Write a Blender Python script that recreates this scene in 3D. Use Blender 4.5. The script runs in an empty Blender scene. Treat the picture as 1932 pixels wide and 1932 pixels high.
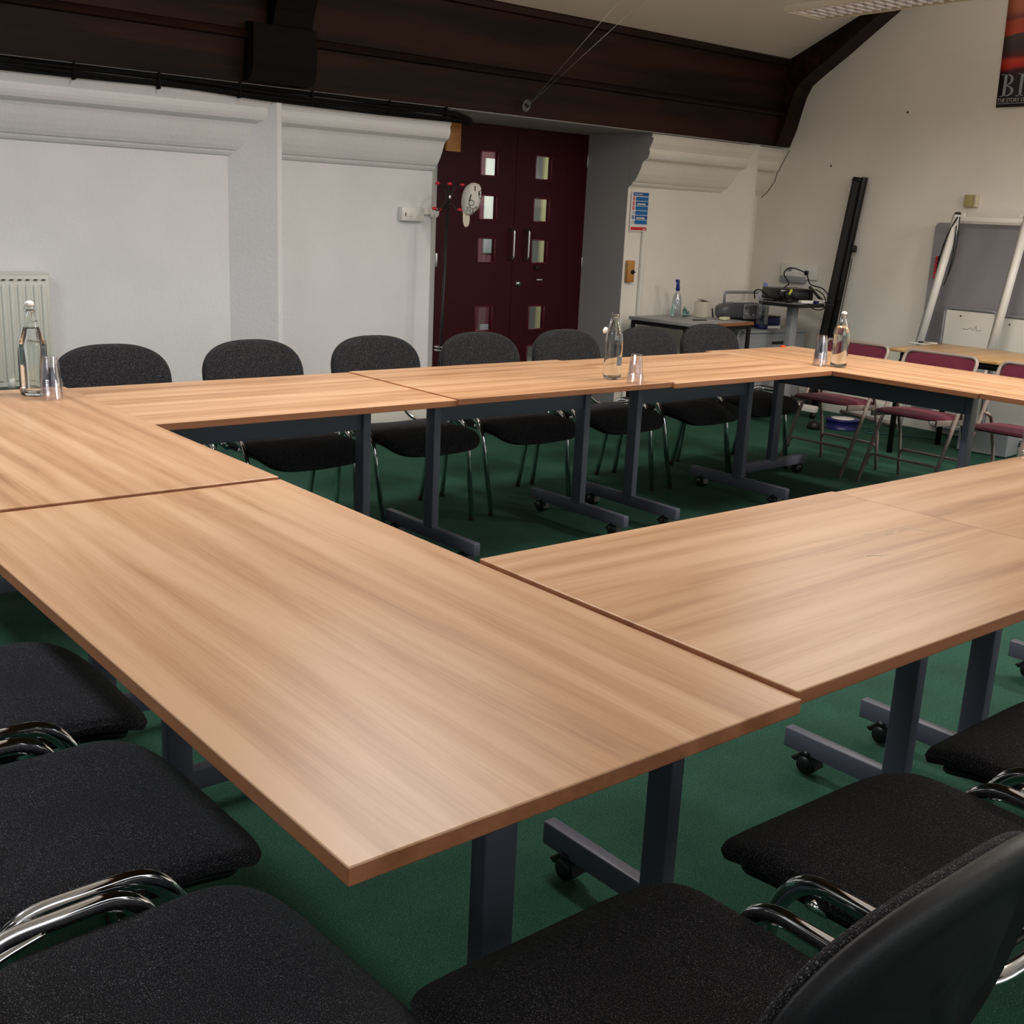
import bpy, bmesh, math, random
from mathutils import Vector, Matrix, Euler
random.seed(7)
PI = math.pi
scn = bpy.context.scene
C = scn.collection

# ------------------------------------------------------------------ camera
cam_d = bpy.data.cameras.new('camera'); cam = bpy.data.objects.new('camera', cam_d); C.objects.link(cam)
rx, ry, rz = 1.315, 0.0474, -0.6967
def Rm(a, b, c):
    return Matrix.Rotation(c, 3, 'Z') @ Matrix.Rotation(a, 3, 'X') @ Matrix.Rotation(b, 3, 'Z')
M3 = Rm(rx, ry, rz)
cam.matrix_world = Matrix.Translation((-1.3744, -0.9336, 1.4197)) @ M3.to_4x4()
cam_d.sensor_fit = 'HORIZONTAL'; cam_d.sensor_width = 36.0
cam_d.lens = 36.0 * 2131.09 / 1932.0
cam_d.clip_start = 0.02; cam_d.clip_end = 60
scn.camera = cam
# ------------------------------------------------------------------ world, exposure
w = bpy.data.worlds.new('world'); scn.world = w; w.use_nodes = True
w.node_tree.nodes['Background'].inputs[0].default_value = (0.5, 0.56, 0.65, 1)
w.node_tree.nodes['Background'].inputs[1].default_value = 0.3
scn.view_settings.view_transform = 'Standard'; scn.view_settings.look = 'None'
scn.view_settings.gamma = 1.0; scn.view_settings.use_curve_mapping = False
scn.view_settings.exposure = 0.03
scn.cycles.max_bounces = 12; scn.cycles.transparent_max_bounces = 24
scn.cycles.transmission_bounces = 12; scn.cycles.sample_clamp_indirect = 6.0
FIX_W = 46.0        # watts of one ceiling fixture
# added cool fill light behind the camera that brightens the walls
wd = bpy.data.lights.new('wall_fill_light', 'AREA'); wd.shape = 'RECTANGLE'; wd.size = 6.5; wd.size_y = 1.6; wd.energy = 60; wd.color = (.90, .95, 1.0)
wo = bpy.data.objects.new('wall_fill_light', wd); C.objects.link(wo); wo.location = (.6, -3.56, 1.95); wo.rotation_euler = (math.radians(90), 0, 0)
# ------------------------------------------------------------------ materials
MATS = {}
def thin(name, tint, rough=.05, base=.06, edge=.75):
    m = bpy.data.materials.new(name); m.use_nodes = True; nt = m.node_tree; N = nt.nodes; L = nt.links
    N.remove(N['Principled BSDF']); out = N['Material Output']
    t = N.new('ShaderNodeBsdfTransparent'); t.inputs[0].default_value = tint
    g = N.new('ShaderNodeBsdfGlossy'); g.inputs['Roughness'].default_value = rough; g.inputs['Color'].default_value = (1, 1, 1, 1)
    lw = N.new('ShaderNodeLayerWeight'); lw.inputs['Blend'].default_value = .35
    mr = N.new('ShaderNodeMapRange'); mr.inputs['To Min'].default_value = base; mr.inputs['To Max'].default_value = edge; L.new(lw.outputs['Facing'], mr.inputs['Value'])
    mx = N.new('ShaderNodeMixShader'); L.new(mr.outputs[0], mx.inputs[0]); L.new(t.outputs[0], mx.inputs[1]); L.new(g.outputs[0], mx.inputs[2]); L.new(mx.outputs[0], out.inputs[0])
    return m
def hexc(r, g, b):
    f = lambda c: (c/255.0/12.92) if c/255.0 <= 0.04045 else ((c/255.0+0.055)/1.055)**2.4
    return (f(r), f(g), f(b), 1)
def mat(name, col, rough=0.5, metal=0.0, noise=0.0, nscale=8.0, bump=0.0, bscale=60.0, spec=0.5, trans=0.0, emit=0.0, ior=1.45, coat=0.0, detail=3.0):
    if name in MATS: return MATS[name]
    m = bpy.data.materials.new(name); m.use_nodes = True; nt = m.node_tree
    b = nt.nodes['Principled BSDF']
    b.inputs['Base Color'].default_value = col
    b.inputs['Roughness'].default_value = rough; b.inputs['Metallic'].default_value = metal
    b.inputs['Specular IOR Level'].default_value = spec; b.inputs['IOR'].default_value = ior
    b.inputs['Transmission Weight'].default_value = trans; b.inputs['Coat Weight'].default_value = coat
    if emit: b.inputs['Emission Color'].default_value = col; b.inputs['Emission Strength'].default_value = emit
    tc = nt.nodes.new('ShaderNodeTexCoord')
    if noise:
        n = nt.nodes.new('ShaderNodeTexNoise'); n.inputs['Scale'].default_value = nscale; n.inputs['Detail'].default_value = detail
        nt.links.new(tc.outputs['Object'], n.inputs['Vector'])
        mr = nt.nodes.new('ShaderNodeMapRange'); mr.inputs['From Min'].default_value = .3; mr.inputs['From Max'].default_value = .7
        mr.inputs['To Min'].default_value = 1-noise; mr.inputs['To Max'].default_value = 1+noise
        nt.links.new(n.outputs['Fac'], mr.inputs['Value'])
        vm = nt.nodes.new('ShaderNodeVectorMath'); vm.operation = 'SCALE'; vm.inputs[0].default_value = col[:3]
        nt.links.new(mr.outputs[0], vm.inputs['Scale']); nt.links.new(vm.outputs[0], b.inputs['Base Color'])
    if bump:
        n2 = nt.nodes.new('ShaderNodeTexNoise'); n2.inputs['Scale'].default_value = bscale; n2.inputs['Detail'].default_value = 4
        nt.links.new(tc.outputs['Object'], n2.inputs['Vector'])
        bp = nt.nodes.new('ShaderNodeBump'); bp.inputs['Strength'].default_value = bump; bp.inputs['Distance'].default_value = .01
        nt.links.new(n2.outputs['Fac'], bp.inputs['Height']); nt.links.new(bp.outputs[0], b.inputs['Normal'])
    MATS[name] = m; return m
def ramp(nt, stops):
    r = nt.nodes.new('ShaderNodeValToRGB'); e = r.color_ramp.elements
    while len(e) < len(stops): e.new(0.5)
    for i, (p, c) in enumerate(stops): e[i].position = p; e[i].color = c
    return r
def wood(name, light, mid, dark, rough=0.35, sc=(1, 1, 1), ao=None, spec=.5, fine=.17, bandw=15.0, bumpv=.04):
    if name in MATS: return MATS[name]
    m = bpy.data.materials.new(name); m.use_nodes = True; nt = m.node_tree; N = nt.nodes; L = nt.links
    b = N['Principled BSDF']
    tc = N.new('ShaderNodeTexCoord'); oi = N.new('ShaderNodeObjectInfo')
    off = N.new('ShaderNodeVectorMath'); off.operation = 'SCALE'; off.inputs[0].default_value = (37, 53, 11); L.new(oi.outputs['Random'], off.inputs['Scale'])
    add = N.new('ShaderNodeVectorMath'); L.new(tc.outputs['Object'], add.inputs[0]); L.new(off.outputs[0], add.inputs[1])
    def mapped(s):
        mp = N.new('ShaderNodeMapping'); mp.inputs['Scale'].default_value = [a*c for a, c in zip(s, sc)]
        L.new(add.outputs[0], mp.inputs['Vector']); return mp
    # broad wavy figure
    m1 = mapped((0.5, 6.5, 6.5)); n1 = N.new('ShaderNodeTexNoise'); n1.inputs['Scale'].default_value = 1.6; n1.inputs['Detail'].default_value = 8; n1.inputs['Distortion'].default_value = .9; n1.inputs['Roughness'].default_value = .55
    L.new(m1.outputs[0], n1.inputs['Vector'])
    # plank strips of random tone with soft wandering edges
    m2 = mapped((0.35, bandw, bandw)); n2 = N.new('ShaderNodeTexNoise'); n2.inputs['Scale'].default_value = 1.0; n2.inputs['Detail'].default_value = 1.5; n2.inputs['Distortion'].default_value = .3
    L.new(m2.outputs[0], n2.inputs['Vector'])
    # fine pores
    m3 = mapped((6, 240, 240)); n3 = N.new('ShaderNodeTexNoise'); n3.inputs['Scale'].default_value = 1.0; n3.inputs['Detail'].default_value = 2
    L.new(m3.outputs[0], n3.inputs['Vector'])
    # cathedral lines
    m4 = mapped((1.0, 7.0, 7.0)); wv = N.new('ShaderNodeTexWave'); wv.wave_type = 'BANDS'; wv.bands_direction = 'Y'
    wv.inputs['Scale'].default_value = .6; wv.inputs['Distortion'].default_value = 7; wv.inputs['Detail'].default_value = 2; wv.inputs['Detail Scale'].default_value = .5
    L.new(m4.outputs[0], wv.inputs['Vector'])
    def math_(op, a, bb):
        k = N.new('ShaderNodeMath'); k.operation = op
        for i, v in enumerate((a, bb)):
            if isinstance(v, (int, float)): k.inputs[i].default_value = v
            else: L.new(v, k.inputs[i])
        return k.outputs[0]
    v = math_('ADD', math_('MULTIPLY', n1.outputs['Fac'], .62), math_('MULTIPLY', n2.outputs['Fac'], .48))
    v = math_('ADD', v, math_('MULTIPLY', wv.outputs['Fac'], .055))
    v = math_('ADD', v, math_('MULTIPLY', math_('SUBTRACT', n3.outputs['Fac'], .5), fine))
    r = ramp(nt, [(0.40, dark), (0.54, mid), (0.70, light)]); L.new(v, r.inputs['Fac'])
    L.new(r.outputs['Color'], b.inputs['Base Color'])
    b.inputs['Roughness'].default_value = rough; b.inputs['Specular IOR Level'].default_value = spec
    bp = N.new('ShaderNodeBump'); bp.inputs['Strength'].default_value = bumpv; bp.inputs['Distance'].default_value = .002
    L.new(n3.outputs['Fac'], bp.inputs['Height']); L.new(bp.outputs[0], b.inputs['Normal'])
    MATS[name] = m; return m
def speckle(name, base, tip, rough=.95, scale=700, thr=.62, bump=.5, sheen=0.0, blotch=.12, spec=.2, bs=None, thr2=.72):
    if name in MATS: return MATS[name]
    m = bpy.data.materials.new(name); m.use_nodes = True; nt = m.node_tree; N = nt.nodes; L = nt.links
    b = N['Principled BSDF']; tc = N.new('ShaderNodeTexCoord')
    n = N.new('ShaderNodeTexNoise'); n.inputs['Scale'].default_value = scale; n.inputs['Detail'].default_value = 2; L.new(tc.outputs['Object'], n.inputs['Vector'])
    r = ramp(nt, [(thr-.14, base), (thr, base), (thr2, tip)]); L.new(n.outputs['Fac'], r.inputs['Fac'])
    n2 = N.new('ShaderNodeTexNoise'); n2.inputs['Scale'].default_value = 5; n2.inputs['Detail'].default_value = 3; L.new(tc.outputs['Object'], n2.inputs['Vector'])
    mr = N.new('ShaderNodeMapRange'); mr.inputs['From Min'].default_value = .3; mr.inputs['From Max'].default_value = .7; mr.inputs['To Min'].default_value = 1-blotch; mr.inputs['To Max'].default_value = 1+blotch
    L.new(n2.outputs['Fac'], mr.inputs['Value'])
    vm = N.new('ShaderNodeVectorMath'); vm.operation = 'SCALE'; L.new(r.outputs['Color'], vm.inputs[0]); L.new(mr.outputs[0], vm.inputs['Scale'])
    L.new(vm.outputs[0], b.inputs['Base Color'])
    b.inputs['Roughness'].default_value = rough; b.inputs['Specular IOR Level'].default_value = spec
    b.inputs['Sheen Weight'].default_value = sheen; b.inputs['Sheen Roughness'].default_value = .5
    n4 = N.new('ShaderNodeTexNoise'); n4.inputs['Scale'].default_value = bs or scale*.6; L.new(tc.outputs['Object'], n4.inputs['Vector'])
    bp = N.new('ShaderNodeBump'); bp.inputs['Strength'].default_value = bump; bp.inputs['Distance'].default_value = .003
    L.new(n4.outputs['Fac'], bp.inputs['Height']); L.new(bp.outputs[0], b.inputs['Normal'])
    MATS[name] = m; return m

PLASTER = mat('painted_plaster', hexc(224, 223, 224), rough=.75, noise=.03, nscale=3, bump=.25, bscale=45, spec=.25)
PLASTER_R = mat('painted_plaster_right', hexc(232, 226, 216), rough=.8, noise=.035, nscale=2.2, bump=.18, bscale=60, spec=.2)
RECESS_SHADE = mat('recess_shade_grey', hexc(150, 148, 148), rough=.8, noise=.02, nscale=3)  # plaster darkened: the shade inside the door recess put into the colour
CREAM = mat('cream_gloss_paint', hexc(196, 190, 172), rough=.35)
CEIL = mat('ceiling_paint', hexc(205, 196, 186), rough=.9, noise=.02, nscale=3)
CARPET = speckle('green_carpet', hexc(30, 68, 54), hexc(96, 136, 116), scale=420, thr=.55, bump=.8, blotch=.16, thr2=.75)
TOP = wood('beech_laminate', hexc(205, 163, 127), hexc(187, 142, 104), hexc(158, 113, 79), rough=.36, spec=.36)
EDGE = wood('beech_edge_band', hexc(168, 108, 72), hexc(150, 94, 60), hexc(130, 78, 50), rough=.45)
TOP2 = wood('pale_oak_laminate', hexc(205, 168, 120), hexc(190, 150, 100), hexc(170, 130, 84), rough=.35)
DARKWOOD = wood('dark_stained_timber', hexc(48, 21, 11), hexc(26, 9, 6), hexc(12, 4, 3), rough=.5, spec=.18, fine=.12, bandw=7)
BLACKWOOD = wood('blackened_timber', hexc(14, 9, 7), hexc(8, 5, 4), hexc(4, 3, 2), rough=.7, spec=.15)
PLYW = wood('orange_pine', hexc(196, 142, 80), hexc(178, 122, 62), hexc(150, 96, 46), rough=.45)
FRAME = mat('slate_grey_powder_coat', hexc(86, 87, 100), rough=.42, metal=.0, bump=.06, bscale=400)
CASTOR = mat('black_plastic_castor', hexc(14, 14, 15), rough=.35)
FABRIC = speckle('charcoal_fabric', hexc(21, 20, 23), hexc(130, 126, 128), scale=520, thr=.56, bump=.9, sheen=.05, blotch=.10, bs=380, thr2=.76)
SHELL = mat('black_plastic_shell', hexc(18, 17, 20), rough=.5, spec=.4, bump=.12, bscale=600)
CHROME = mat('chrome', (.78, .78, .80, 1), rough=.07, metal=1.0)
STEEL = mat('brushed_steel', (.55, .55, .56, 1), rough=.3, metal=1.0)
RUBBER = mat('dark_rubber', hexc(20, 20, 20), rough=.8)
MAROON = speckle('maroon_upholstery', hexc(86, 28, 44), hexc(122, 54, 70), scale=700, thr=.6, bump=.4, sheen=.1, blotch=.06)
TAUPE = mat('taupe_metal', hexc(140, 126, 118), rough=.4, metal=.2)
DOORRED = mat('maroon_gloss_door', hexc(54, 4, 16), rough=.45, spec=.25, noise=.06, nscale=4)
DOORRED2 = mat('maroon_glazing_bead', hexc(84, 14, 30), rough=.3)
BLACK = mat('matt_black', hexc(14, 13, 15), rough=.5)
BLACKG = mat('gloss_black', hexc(10, 10, 11), rough=.2)
CABLE = mat('black_cable', hexc(11, 11, 12), rough=.8, spec=.2)
WHITEP = mat('white_plastic', hexc(226, 224, 218), rough=.35)
WHITEM = mat('white_enamel', hexc(232, 228, 222), rough=.3)
RADW = mat('radiator_enamel', hexc(206, 206, 196), rough=.3)
GREYT = mat('grey_laminate', hexc(150, 150, 150), rough=.35, noise=.03, nscale=20)
GREYM = mat('grey_steel_cabinet', hexc(140, 143, 146), rough=.4)
SILVER = mat('silver_plastic', hexc(150, 150, 156), rough=.35, metal=.3)
DSILVER = mat('dark_silver_plastic', hexc(92, 92, 98), rough=.4, metal=.2)
FELT = speckle('grey_pinboard_felt', hexc(138, 134, 138), hexc(158, 154, 158), scale=500, thr=.5, bump=.2, blotch=.03)
WBOARD = mat('whiteboard_enamel', hexc(226, 222, 214), rough=.25)
BEIGEP = mat('beige_plastic', hexc(176, 164, 116), rough=.4)
BEIGED = mat('beige_card', hexc(205, 196, 182), rough=.8)
RED = mat('red_plastic', hexc(190, 30, 48), rough=.35)
ORANGE = mat('orange_red_plastic', hexc(225, 70, 30), rough=.4)
BLUE = mat('blue_plastic', hexc(24, 40, 120), rough=.3)
NAVY = mat('navy_plastic', hexc(28, 30, 92), rough=.4)
MINT = mat('mint_cloth', hexc(176, 214, 202), rough=.9, bump=.4, bscale=300)
YELLOW = mat('yellow_tag', hexc(205, 205, 70), rough=.5)
SPONGE = mat('cream_soap', hexc(205, 203, 160), rough=.7)
CAPW = mat('white_canvas', hexc(206, 202, 196), rough=.85, bump=.3, bscale=400)
INK = mat('black_ink', hexc(24, 24, 26), rough=.7)
GLASS = mat('clear_glass', (.97, 1, .985, 1), rough=.0, trans=1.0, ior=1.47)
WATER = mat('clear_water', (1, 1, 1, 1), rough=.0, trans=1.0, ior=1.33)
CUPM = thin('clear_plastic', (.988, .985, .992, 1), .09, .012, .20)
PET = thin('pet_plastic', (.88, .90, .93, 1), .08, .06, .5)
PANE = thin('pane_glass', (.92, .95, .94, 1), .0, .03, .3)
SIGNB = mat('sign_blue', hexc(28, 104, 168), rough=.4)
SIGNB2 = mat('sign_dark_blue', hexc(34, 84, 150), rough=.4)
SIGNW = mat('sign_white', hexc(228, 226, 224), rough=.4)
SIGNR = mat('sign_red', hexc(206, 44, 56), rough=.4)
CERAMIC = mat('white_ceramic', hexc(238, 236, 230), rough=.15)
LABELG = mat('grey_label', hexc(120, 124, 132), rough=.5)
LOUVRE = mat('aluminium_louvre', hexc(225, 225, 234), rough=.3, metal=.2)
GREYPAPER = mat('pale_blue_light', hexc(170, 178, 182), rough=.8)

# ------------------------------------------------------------------ mesh helpers
class MB:
    """collects shapes in one bmesh; build() links them as one object"""
    def __init__(self): self.bm = bmesh.new()
    def add(self, verts, faces, mi=0, smooth=False):
        vs = [self.bm.verts.new(v) for v in verts]
        for f in faces:
            try:
                fc = self.bm.faces.new([vs[i] for i in f]); fc.material_index = mi; fc.smooth = smooth
            except ValueError: pass
        return vs
    def box(self, c, s, bev=0.0, rot=None, mi=0, seg=2):
        b2 = bmesh.new(); bmesh.ops.create_cube(b2, size=1.0)
        for v in b2.verts: v.co = Vector((v.co.x*s[0], v.co.y*s[1], v.co.z*s[2]))
        if bev > 0: bmesh.ops.bevel(b2, geom=list(b2.edges), offset=min(bev, min(s)*.49), segments=seg, profile=.5, affect='EDGES')
        Mx = Matrix.Translation(c) @ (rot.to_4x4() if rot else Matrix())
        self._merge(b2, Mx, mi, bev > 0); return self
    def _merge(self, b2, Mx, mi, smooth):
        mp = {}
        for v in b2.verts: mp[v] = self.bm.verts.new(Mx @ v.co)
        for f in b2.faces:
            fc = self.bm.faces.new([mp[v] for v in f.verts]); fc.material_index = mi; fc.smooth = smooth
        b2.free()
    def lathe(self, prof, seg=32, Mx=None, mi=0, close=False):
        Mx = Mx or Matrix(); vs = []; fs = []; n = len(prof)
        for r, z in prof:
            for k in range(seg):
                a = 2*PI*k/seg; vs.append(Mx @ Vector((max(r, 1e-5)*math.cos(a), max(r, 1e-5)*math.sin(a), z)))
        for i in range(n - (0 if close else 1)):
            j = (i+1) % n
            for k in range(seg):
                k2 = (k+1) % seg; fs.append((i*seg+k, i*seg+k2, j*seg+k2, j*seg+k))
        if not close:
            fs.append(tuple(reversed(range(seg)))); fs.append(tuple((n-1)*seg+k for k in range(seg)))
        self.add(vs, fs, mi, True); return self
    def tube(self, pts, r, seg=10, mi=0, flat=None, closed=False):
        pts = [Vector(p) for p in pts]; n = len(pts); T = []
        for i in range(n):
            a = pts[(i-1) % n] if (closed or i) else pts[i]; b = pts[(i+1) % n] if (closed or i < n-1) else pts[i]
            T.append((b-a).normalized())
        up = Vector((0, 0, 1)) if abs(T[0].z) < .9 else Vector((1, 0, 0))
        nrm = (up - T[0]*up.dot(T[0])).normalized(); vs = []; fs = []
        for i in range(n):
            nrm = (nrm - T[i]*nrm.dot(T[i])).normalized(); bi = T[i].cross(nrm)
            ra, rb = (r, r) if flat is None else flat
            for k in range(seg):
                a = 2*PI*k/seg; vs.append(pts[i] + nrm*math.cos(a)*ra + bi*math.sin(a)*rb)
        for i in range(n if closed else n-1):
            j = (i+1) % n
            for k in range(seg):
                k2 = (k+1) % seg; fs.append((i*seg+k, i*seg+k2, j*seg+k2, j*seg+k))
        if not closed:
            fs.append(tuple(reversed(range(seg)))); fs.append(tuple((n-1)*seg+k for k in range(seg)))
        self.add(vs, fs, mi, True); return self
    def cyl(self, a, b, r, seg=16, mi=0): return self.tube([a, b], r, seg, mi)
    def extrude(self, prof, axis, a, b, mi=0, smooth=False):
        """closed 2D profile extruded along axis 'x','y','z' from a to b"""
        def P(u, v, t): return {'x': (t, u, v), 'y': (u, t, v), 'z': (u, v, t)}[axis]
        n = len(prof); vs = [P(u, v, a) for u, v in prof] + [P(u, v, b) for u, v in prof]
        fs = [(i, (i+1) % n, n+(i+1) % n, n+i) for i in range(n)]
        v = self.add(vs, fs, mi, smooth)
        for idx in (range(n), range(n, 2*n)):
            try:
                f = self.bm.faces.new([v[i] for i in idx]); f.material_index = mi
            except ValueError: pass
        return self
    def build(self, name, mats, parent=None, auto=True):
        bmesh.ops.recalc_face_normals(self.bm, faces=list(self.bm.faces))
        me = bpy.data.meshes.new(name); self.bm.to_mesh(me); self.bm.free()
        for m in (mats if isinstance(mats, (list, tuple)) else [mats]): me.materials.append(m)
        o = bpy.data.objects.new(name, me); C.objects.link(o)
        if parent: o.parent = parent
        return o
def fillet(pts, r, n=5, closed=False):
    pts = [Vector(p) for p in pts]; out = []
    N = len(pts)
    for i, p in enumerate(pts):
        if not closed and i in (0, N-1): out.append(p); continue
        a = pts[i-1]; b = pts[(i+1) % N]; da = (a-p); db = (b-p)
        rr = min(r, da.length*.49, db.length*.49)
        p0 = p + da.normalized()*rr; p1 = p + db.normalized()*rr
        for k in range(n+1):
            t = k/n; out.append(p0*(1-t)**2 + p*2*t*(1-t) + p1*t*t)
    return out
def smooth_pts(pts, n=6):
    pts = [Vector(p) for p in pts]; out = []
    for i in range(len(pts)-1):
        p0 = pts[max(i-1, 0)]; p1 = pts[i]; p2 = pts[i+1]; p3 = pts[min(i+2, len(pts)-1)]
        for k in range(n):
            t = k/n
            out.append(.5*((2*p1)+(p2-p0)*t+(2*p0-5*p1+4*p2-p3)*t*t+(3*p1-p0-3*p2+p3)*t**3))
    out.append(pts[-1]); return out
def empty(name, loc, rotz=0.0):
    o = bpy.data.objects.new(name, None); C.objects.link(o); o.location = loc; o.rotation_euler = (0, 0, rotz)
    o.empty_display_size = .05; return o
def tag(o, label=None, cat=None, group=None, kind=None):
    if label: o['label'] = label
    if cat: o['category'] = cat
    if group: o['group'] = group
    if kind: o['kind'] = kind
    return o
def struct(o, label=None, cat=None): 
    o['kind'] = 'structure'
    if label: o['label'] = label
    if cat: o['category'] = cat
    return o
def copy_tree(o, parent=None):
    c = o.copy(); C.objects.link(c); c.parent = parent
    for ch in list(o.children): copy_tree(ch, c)
    return c
def _p(): pass
def place(proto, used, loc, rotz, label, group=None):
    o = proto if not used else copy_tree(proto)
    o.location = loc; o.rotation_euler = (0, 0, rotz); o['label'] = label
    if group: o['group'] = group
    return o
def text_mesh(body, size, Mx, name, m, parent=None, depth=.0008, sx=1.0, bold=0.0):
    cu = bpy.data.curves.new(name, 'FONT'); cu.body = body; cu.size = size; cu.extrude = depth; cu.offset = bold
    t = bpy.data.objects.new(name, cu); C.objects.link(t)
    dg = bpy.context.evaluated_depsgraph_get(); me = bpy.data.meshes.new_from_object(t.evaluated_get(dg))
    bpy.data.objects.remove(t); me.transform(Mx @ Matrix.Diagonal((sx, 1, 1, 1))); me.materials.clear(); me.materials.append(m)
    o = bpy.data.objects.new(name, me); C.objects.link(o)
    if parent: o.parent = parent
    return o
def superpt(a, n):
    c, s = math.cos(a), math.sin(a)
    return (math.copysign(abs(c)**(2/n), c), math.copysign(abs(s)**(2/n), s))

# ------------------------------------------------------------------ room shell
XL, XR, YF, YB, YD = -4.6, 6.45, -3.6, 5.40, 5.86
ZS = 2.06
fl = MB().box(((XL+XR)/2, 1.95, -.05), (XR-XL+2, 12.4, .1)).build('floor', CARPET); struct(fl)
# back wall: plan outline of the masonry with two splayed piers and the door recess
def wall_prism(plan, z0, z1, name, m, parent=None): return MB().extrude(plan, 'z', z0, z1).build(name, m, parent)
left_plan = [(XL, YB), (1.66, YB), (1.857, 5.17), (1.885, 5.17), (1.90, YB), (3.106, YB), (3.475, YD+.0), (3.475, 6.1), (XL, 6.1)]
struct(MB().extrude([(4.93, YB+.012), (4.926, YB+.012), (4.911, YD), (4.915, YD)], 'z', 0, ZS).build('wall_recess', RECESS_SHADE))  # thin skin on the right reveal carrying the painted shade
struct(MB().box((4.03, 5.51, ZS-.002), (1.92, .70, .004)).build('wall_recess', RECESS_SHADE))  # soffit sheet with the recess shade painted in
right_plan = [(4.93, YB+.01), (5.962, YB), (6.098, 5.17), (6.13, 5.17), (6.15, YB), (XR+.2, YB), (XR+.2, 6.1), (4.915, 6.1), (4.915, YD)]
wl = wall_prism(left_plan, 0, ZS, 'wall_back', PLASTER); struct(wl)
wr = wall_prism(right_plan, 0, ZS, 'wall_back', PLASTER_R); struct(wr)
# plaster over the recess and above the wall head
sof = MB().box((1.0, 5.66, ZS+.15), (11.4, 1.02, .3)).build('wall_back', PLASTER); struct(sof)
wrt = MB().extrude([(YF, 0), (6.1, 0), (6.1, 2.3), (5.3, 3.0), (.8, 4.9), (YF, 3.0)], 'x', XR, XR+.2).build('wall_right', PLASTER_R); struct(wrt)
wlf = MB().extrude([(YF, 0), (6.1, 0), (6.1, 2.3), (5.3, 3.0), (.8, 4.9), (YF, 3.0)], 'x', XL-.2, XL).build('wall_left', PLASTER); struct(wlf)
wfr = MB().box(((XL+XR)/2, YF-.1, 1.4), (XR-XL, .2, 2.8)).build('wall_front', PLASTER); struct(wfr)
# pitched ceiling
sl = .436; zr = 2.71 + sl*(5.07-.8)
ce = MB().extrude([(5.30, 2.71-sl*.23), (.8, zr), (.8, zr+.15), (5.30, 2.86-sl*.23)], 'x', XL, XR)
ce.extrude([(.8, zr), (YF-.2, 2.72), (YF-.2, 2.9), (.8, zr+.15)], 'x', XL, XR)
struct(ce.build('ceiling', CEIL))
# cornice moulding under the timber, in runs between the piers
prof = [(5.41, 1.665), (5.402, 1.68), (5.385, 1.687), (5.372, 1.70), (5.366, 1.712), (5.352, 1.716), (5.335, 1.735), (5.312, 1.77), (5.294, 1.805),
        (5.277, 1.845), (5.266, 1.862), (5.246, 1.872), (5.228, 1.882), (5.218, 1.898), (5.212, 1.915), (5.212, 1.935), (5.217, 1.948), (5.207, 1.965), (5.192, 1.99), (5.184, 2.015), (5.181, 2.025), (5.196, 2.027), (5.196, 2.055), (5.41, 2.055)]
for i, (a, b, m) in enumerate(((XL, 3.106, PLASTER), (4.93, XR, PLASTER_R))):
    struct(MB().extrude(prof, 'x', a, b, smooth=False).build('trim_%d' % (i+1), m))
struct(MB().extrude(prof, 'x', 4.925, 4.9299).build('trim_7', RECESS_SHADE))  # cornice end cap, its shade painted on as grey
bbm = MB()
for a, b in ((XL, 1.66), (1.90, 3.106), (5.0, 5.96), (6.15, XR)): bbm.box(((a+b)/2, YB-.01, .07), (b-a-.01, .02, .14), .004)
struct(bbm.build('baseboard_back', WHITEM))
struct(MB().box((XR-.01, .9, .07), (.02, 8.8, .14), .004).build('baseboard_right', WHITEM))
# timber wall plate and cladding along the eaves
tp = MB().extrude([(5.15, ZS+.002), (5.14, ZS+.002), (5.105, 2.285), (5.075, 2.29), (5.068, 2.305), (5.078, 2.325), (5.098, 2.335), (5.085, 2.66), (5.055, 2.665), (5.05, 2.70), (5.07, 2.722), (5.30, 2.63), (5.30, ZS+.002)], 'x', XL, XR-.001)
struct(tp.build('trim_3', DARKWOOD), 'dark stained timber cladding along the top of the back wall')
def rib(x0, x1, name, wide):
    inner = [(5.12, ZS+.003), (5.065, 2.20), (5.035, 2.32), (5.0, 2.44), (4.955, 2.525), (4.84, 2.605), (4.66, 2.72), (4.49, 2.838), (4.24, 3.01), (3.9, 3.20), (3.4, 3.425)]
    outer = [(3.35, 2.71+sl*1.72+.02), (5.07, 2.73), (5.16, 2.6), (5.16, ZS+.003)]
    b = MB().extrude(inner+outer, 'x', x0, x1)
    o = b.build(name, BLACKWOOD if wide else DARKWOOD); struct(o)
    c = MB().extrude([(5.14, ZS+.01), (5.07, ZS+.012), (5.025, 2.10), (5.005, 2.16), (5.0, 2.29), (5.0, 2.36), (5.05, 2.37), (5.12, 2.37)], 'x', x0-(.13 if wide else .03), x1+(.02 if wide else 0))
    if wide: c.build('corbel', BLACKWOOD, o)
    else: c.bm.free()
    return o
rib(6.27, XR-.002, 'trim_4', False)
rib(1.76, 2.0, 'trim_5', True)
# crack where the gable meets the cornice
ck = [(5.118, 2.044), (5.15, 1.99), (5.20, 1.90), (5.195, 1.892), (5.219, 1.871), (5.235, 1.80), (5.262, 1.765), (5.30, 1.715), (5.358, 1.668)]
tag(MB().tube([(XR-.001, y, z) for y, z in ck], .003, 5).build('wall_crack', INK), 'thin dark crack in the plaster where the cornice meets the right wall', 'crack')
for i, (y, z) in enumerate(((4.078, 2.297), (4.701, 1.919))):
    tag(MB().lathe([(.008, 0), (.008, .002)], 10, Matrix.Translation((XR-.001, y, z)) @ Matrix.Rotation(-PI/2, 4, 'Y')).build('screw_hole', INK),
        ['small dark hole in the right wall, the upper one beside the timber arch', 'small dark hole in the right wall, the lower one left of the black screen case'][i], 'hole')

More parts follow.
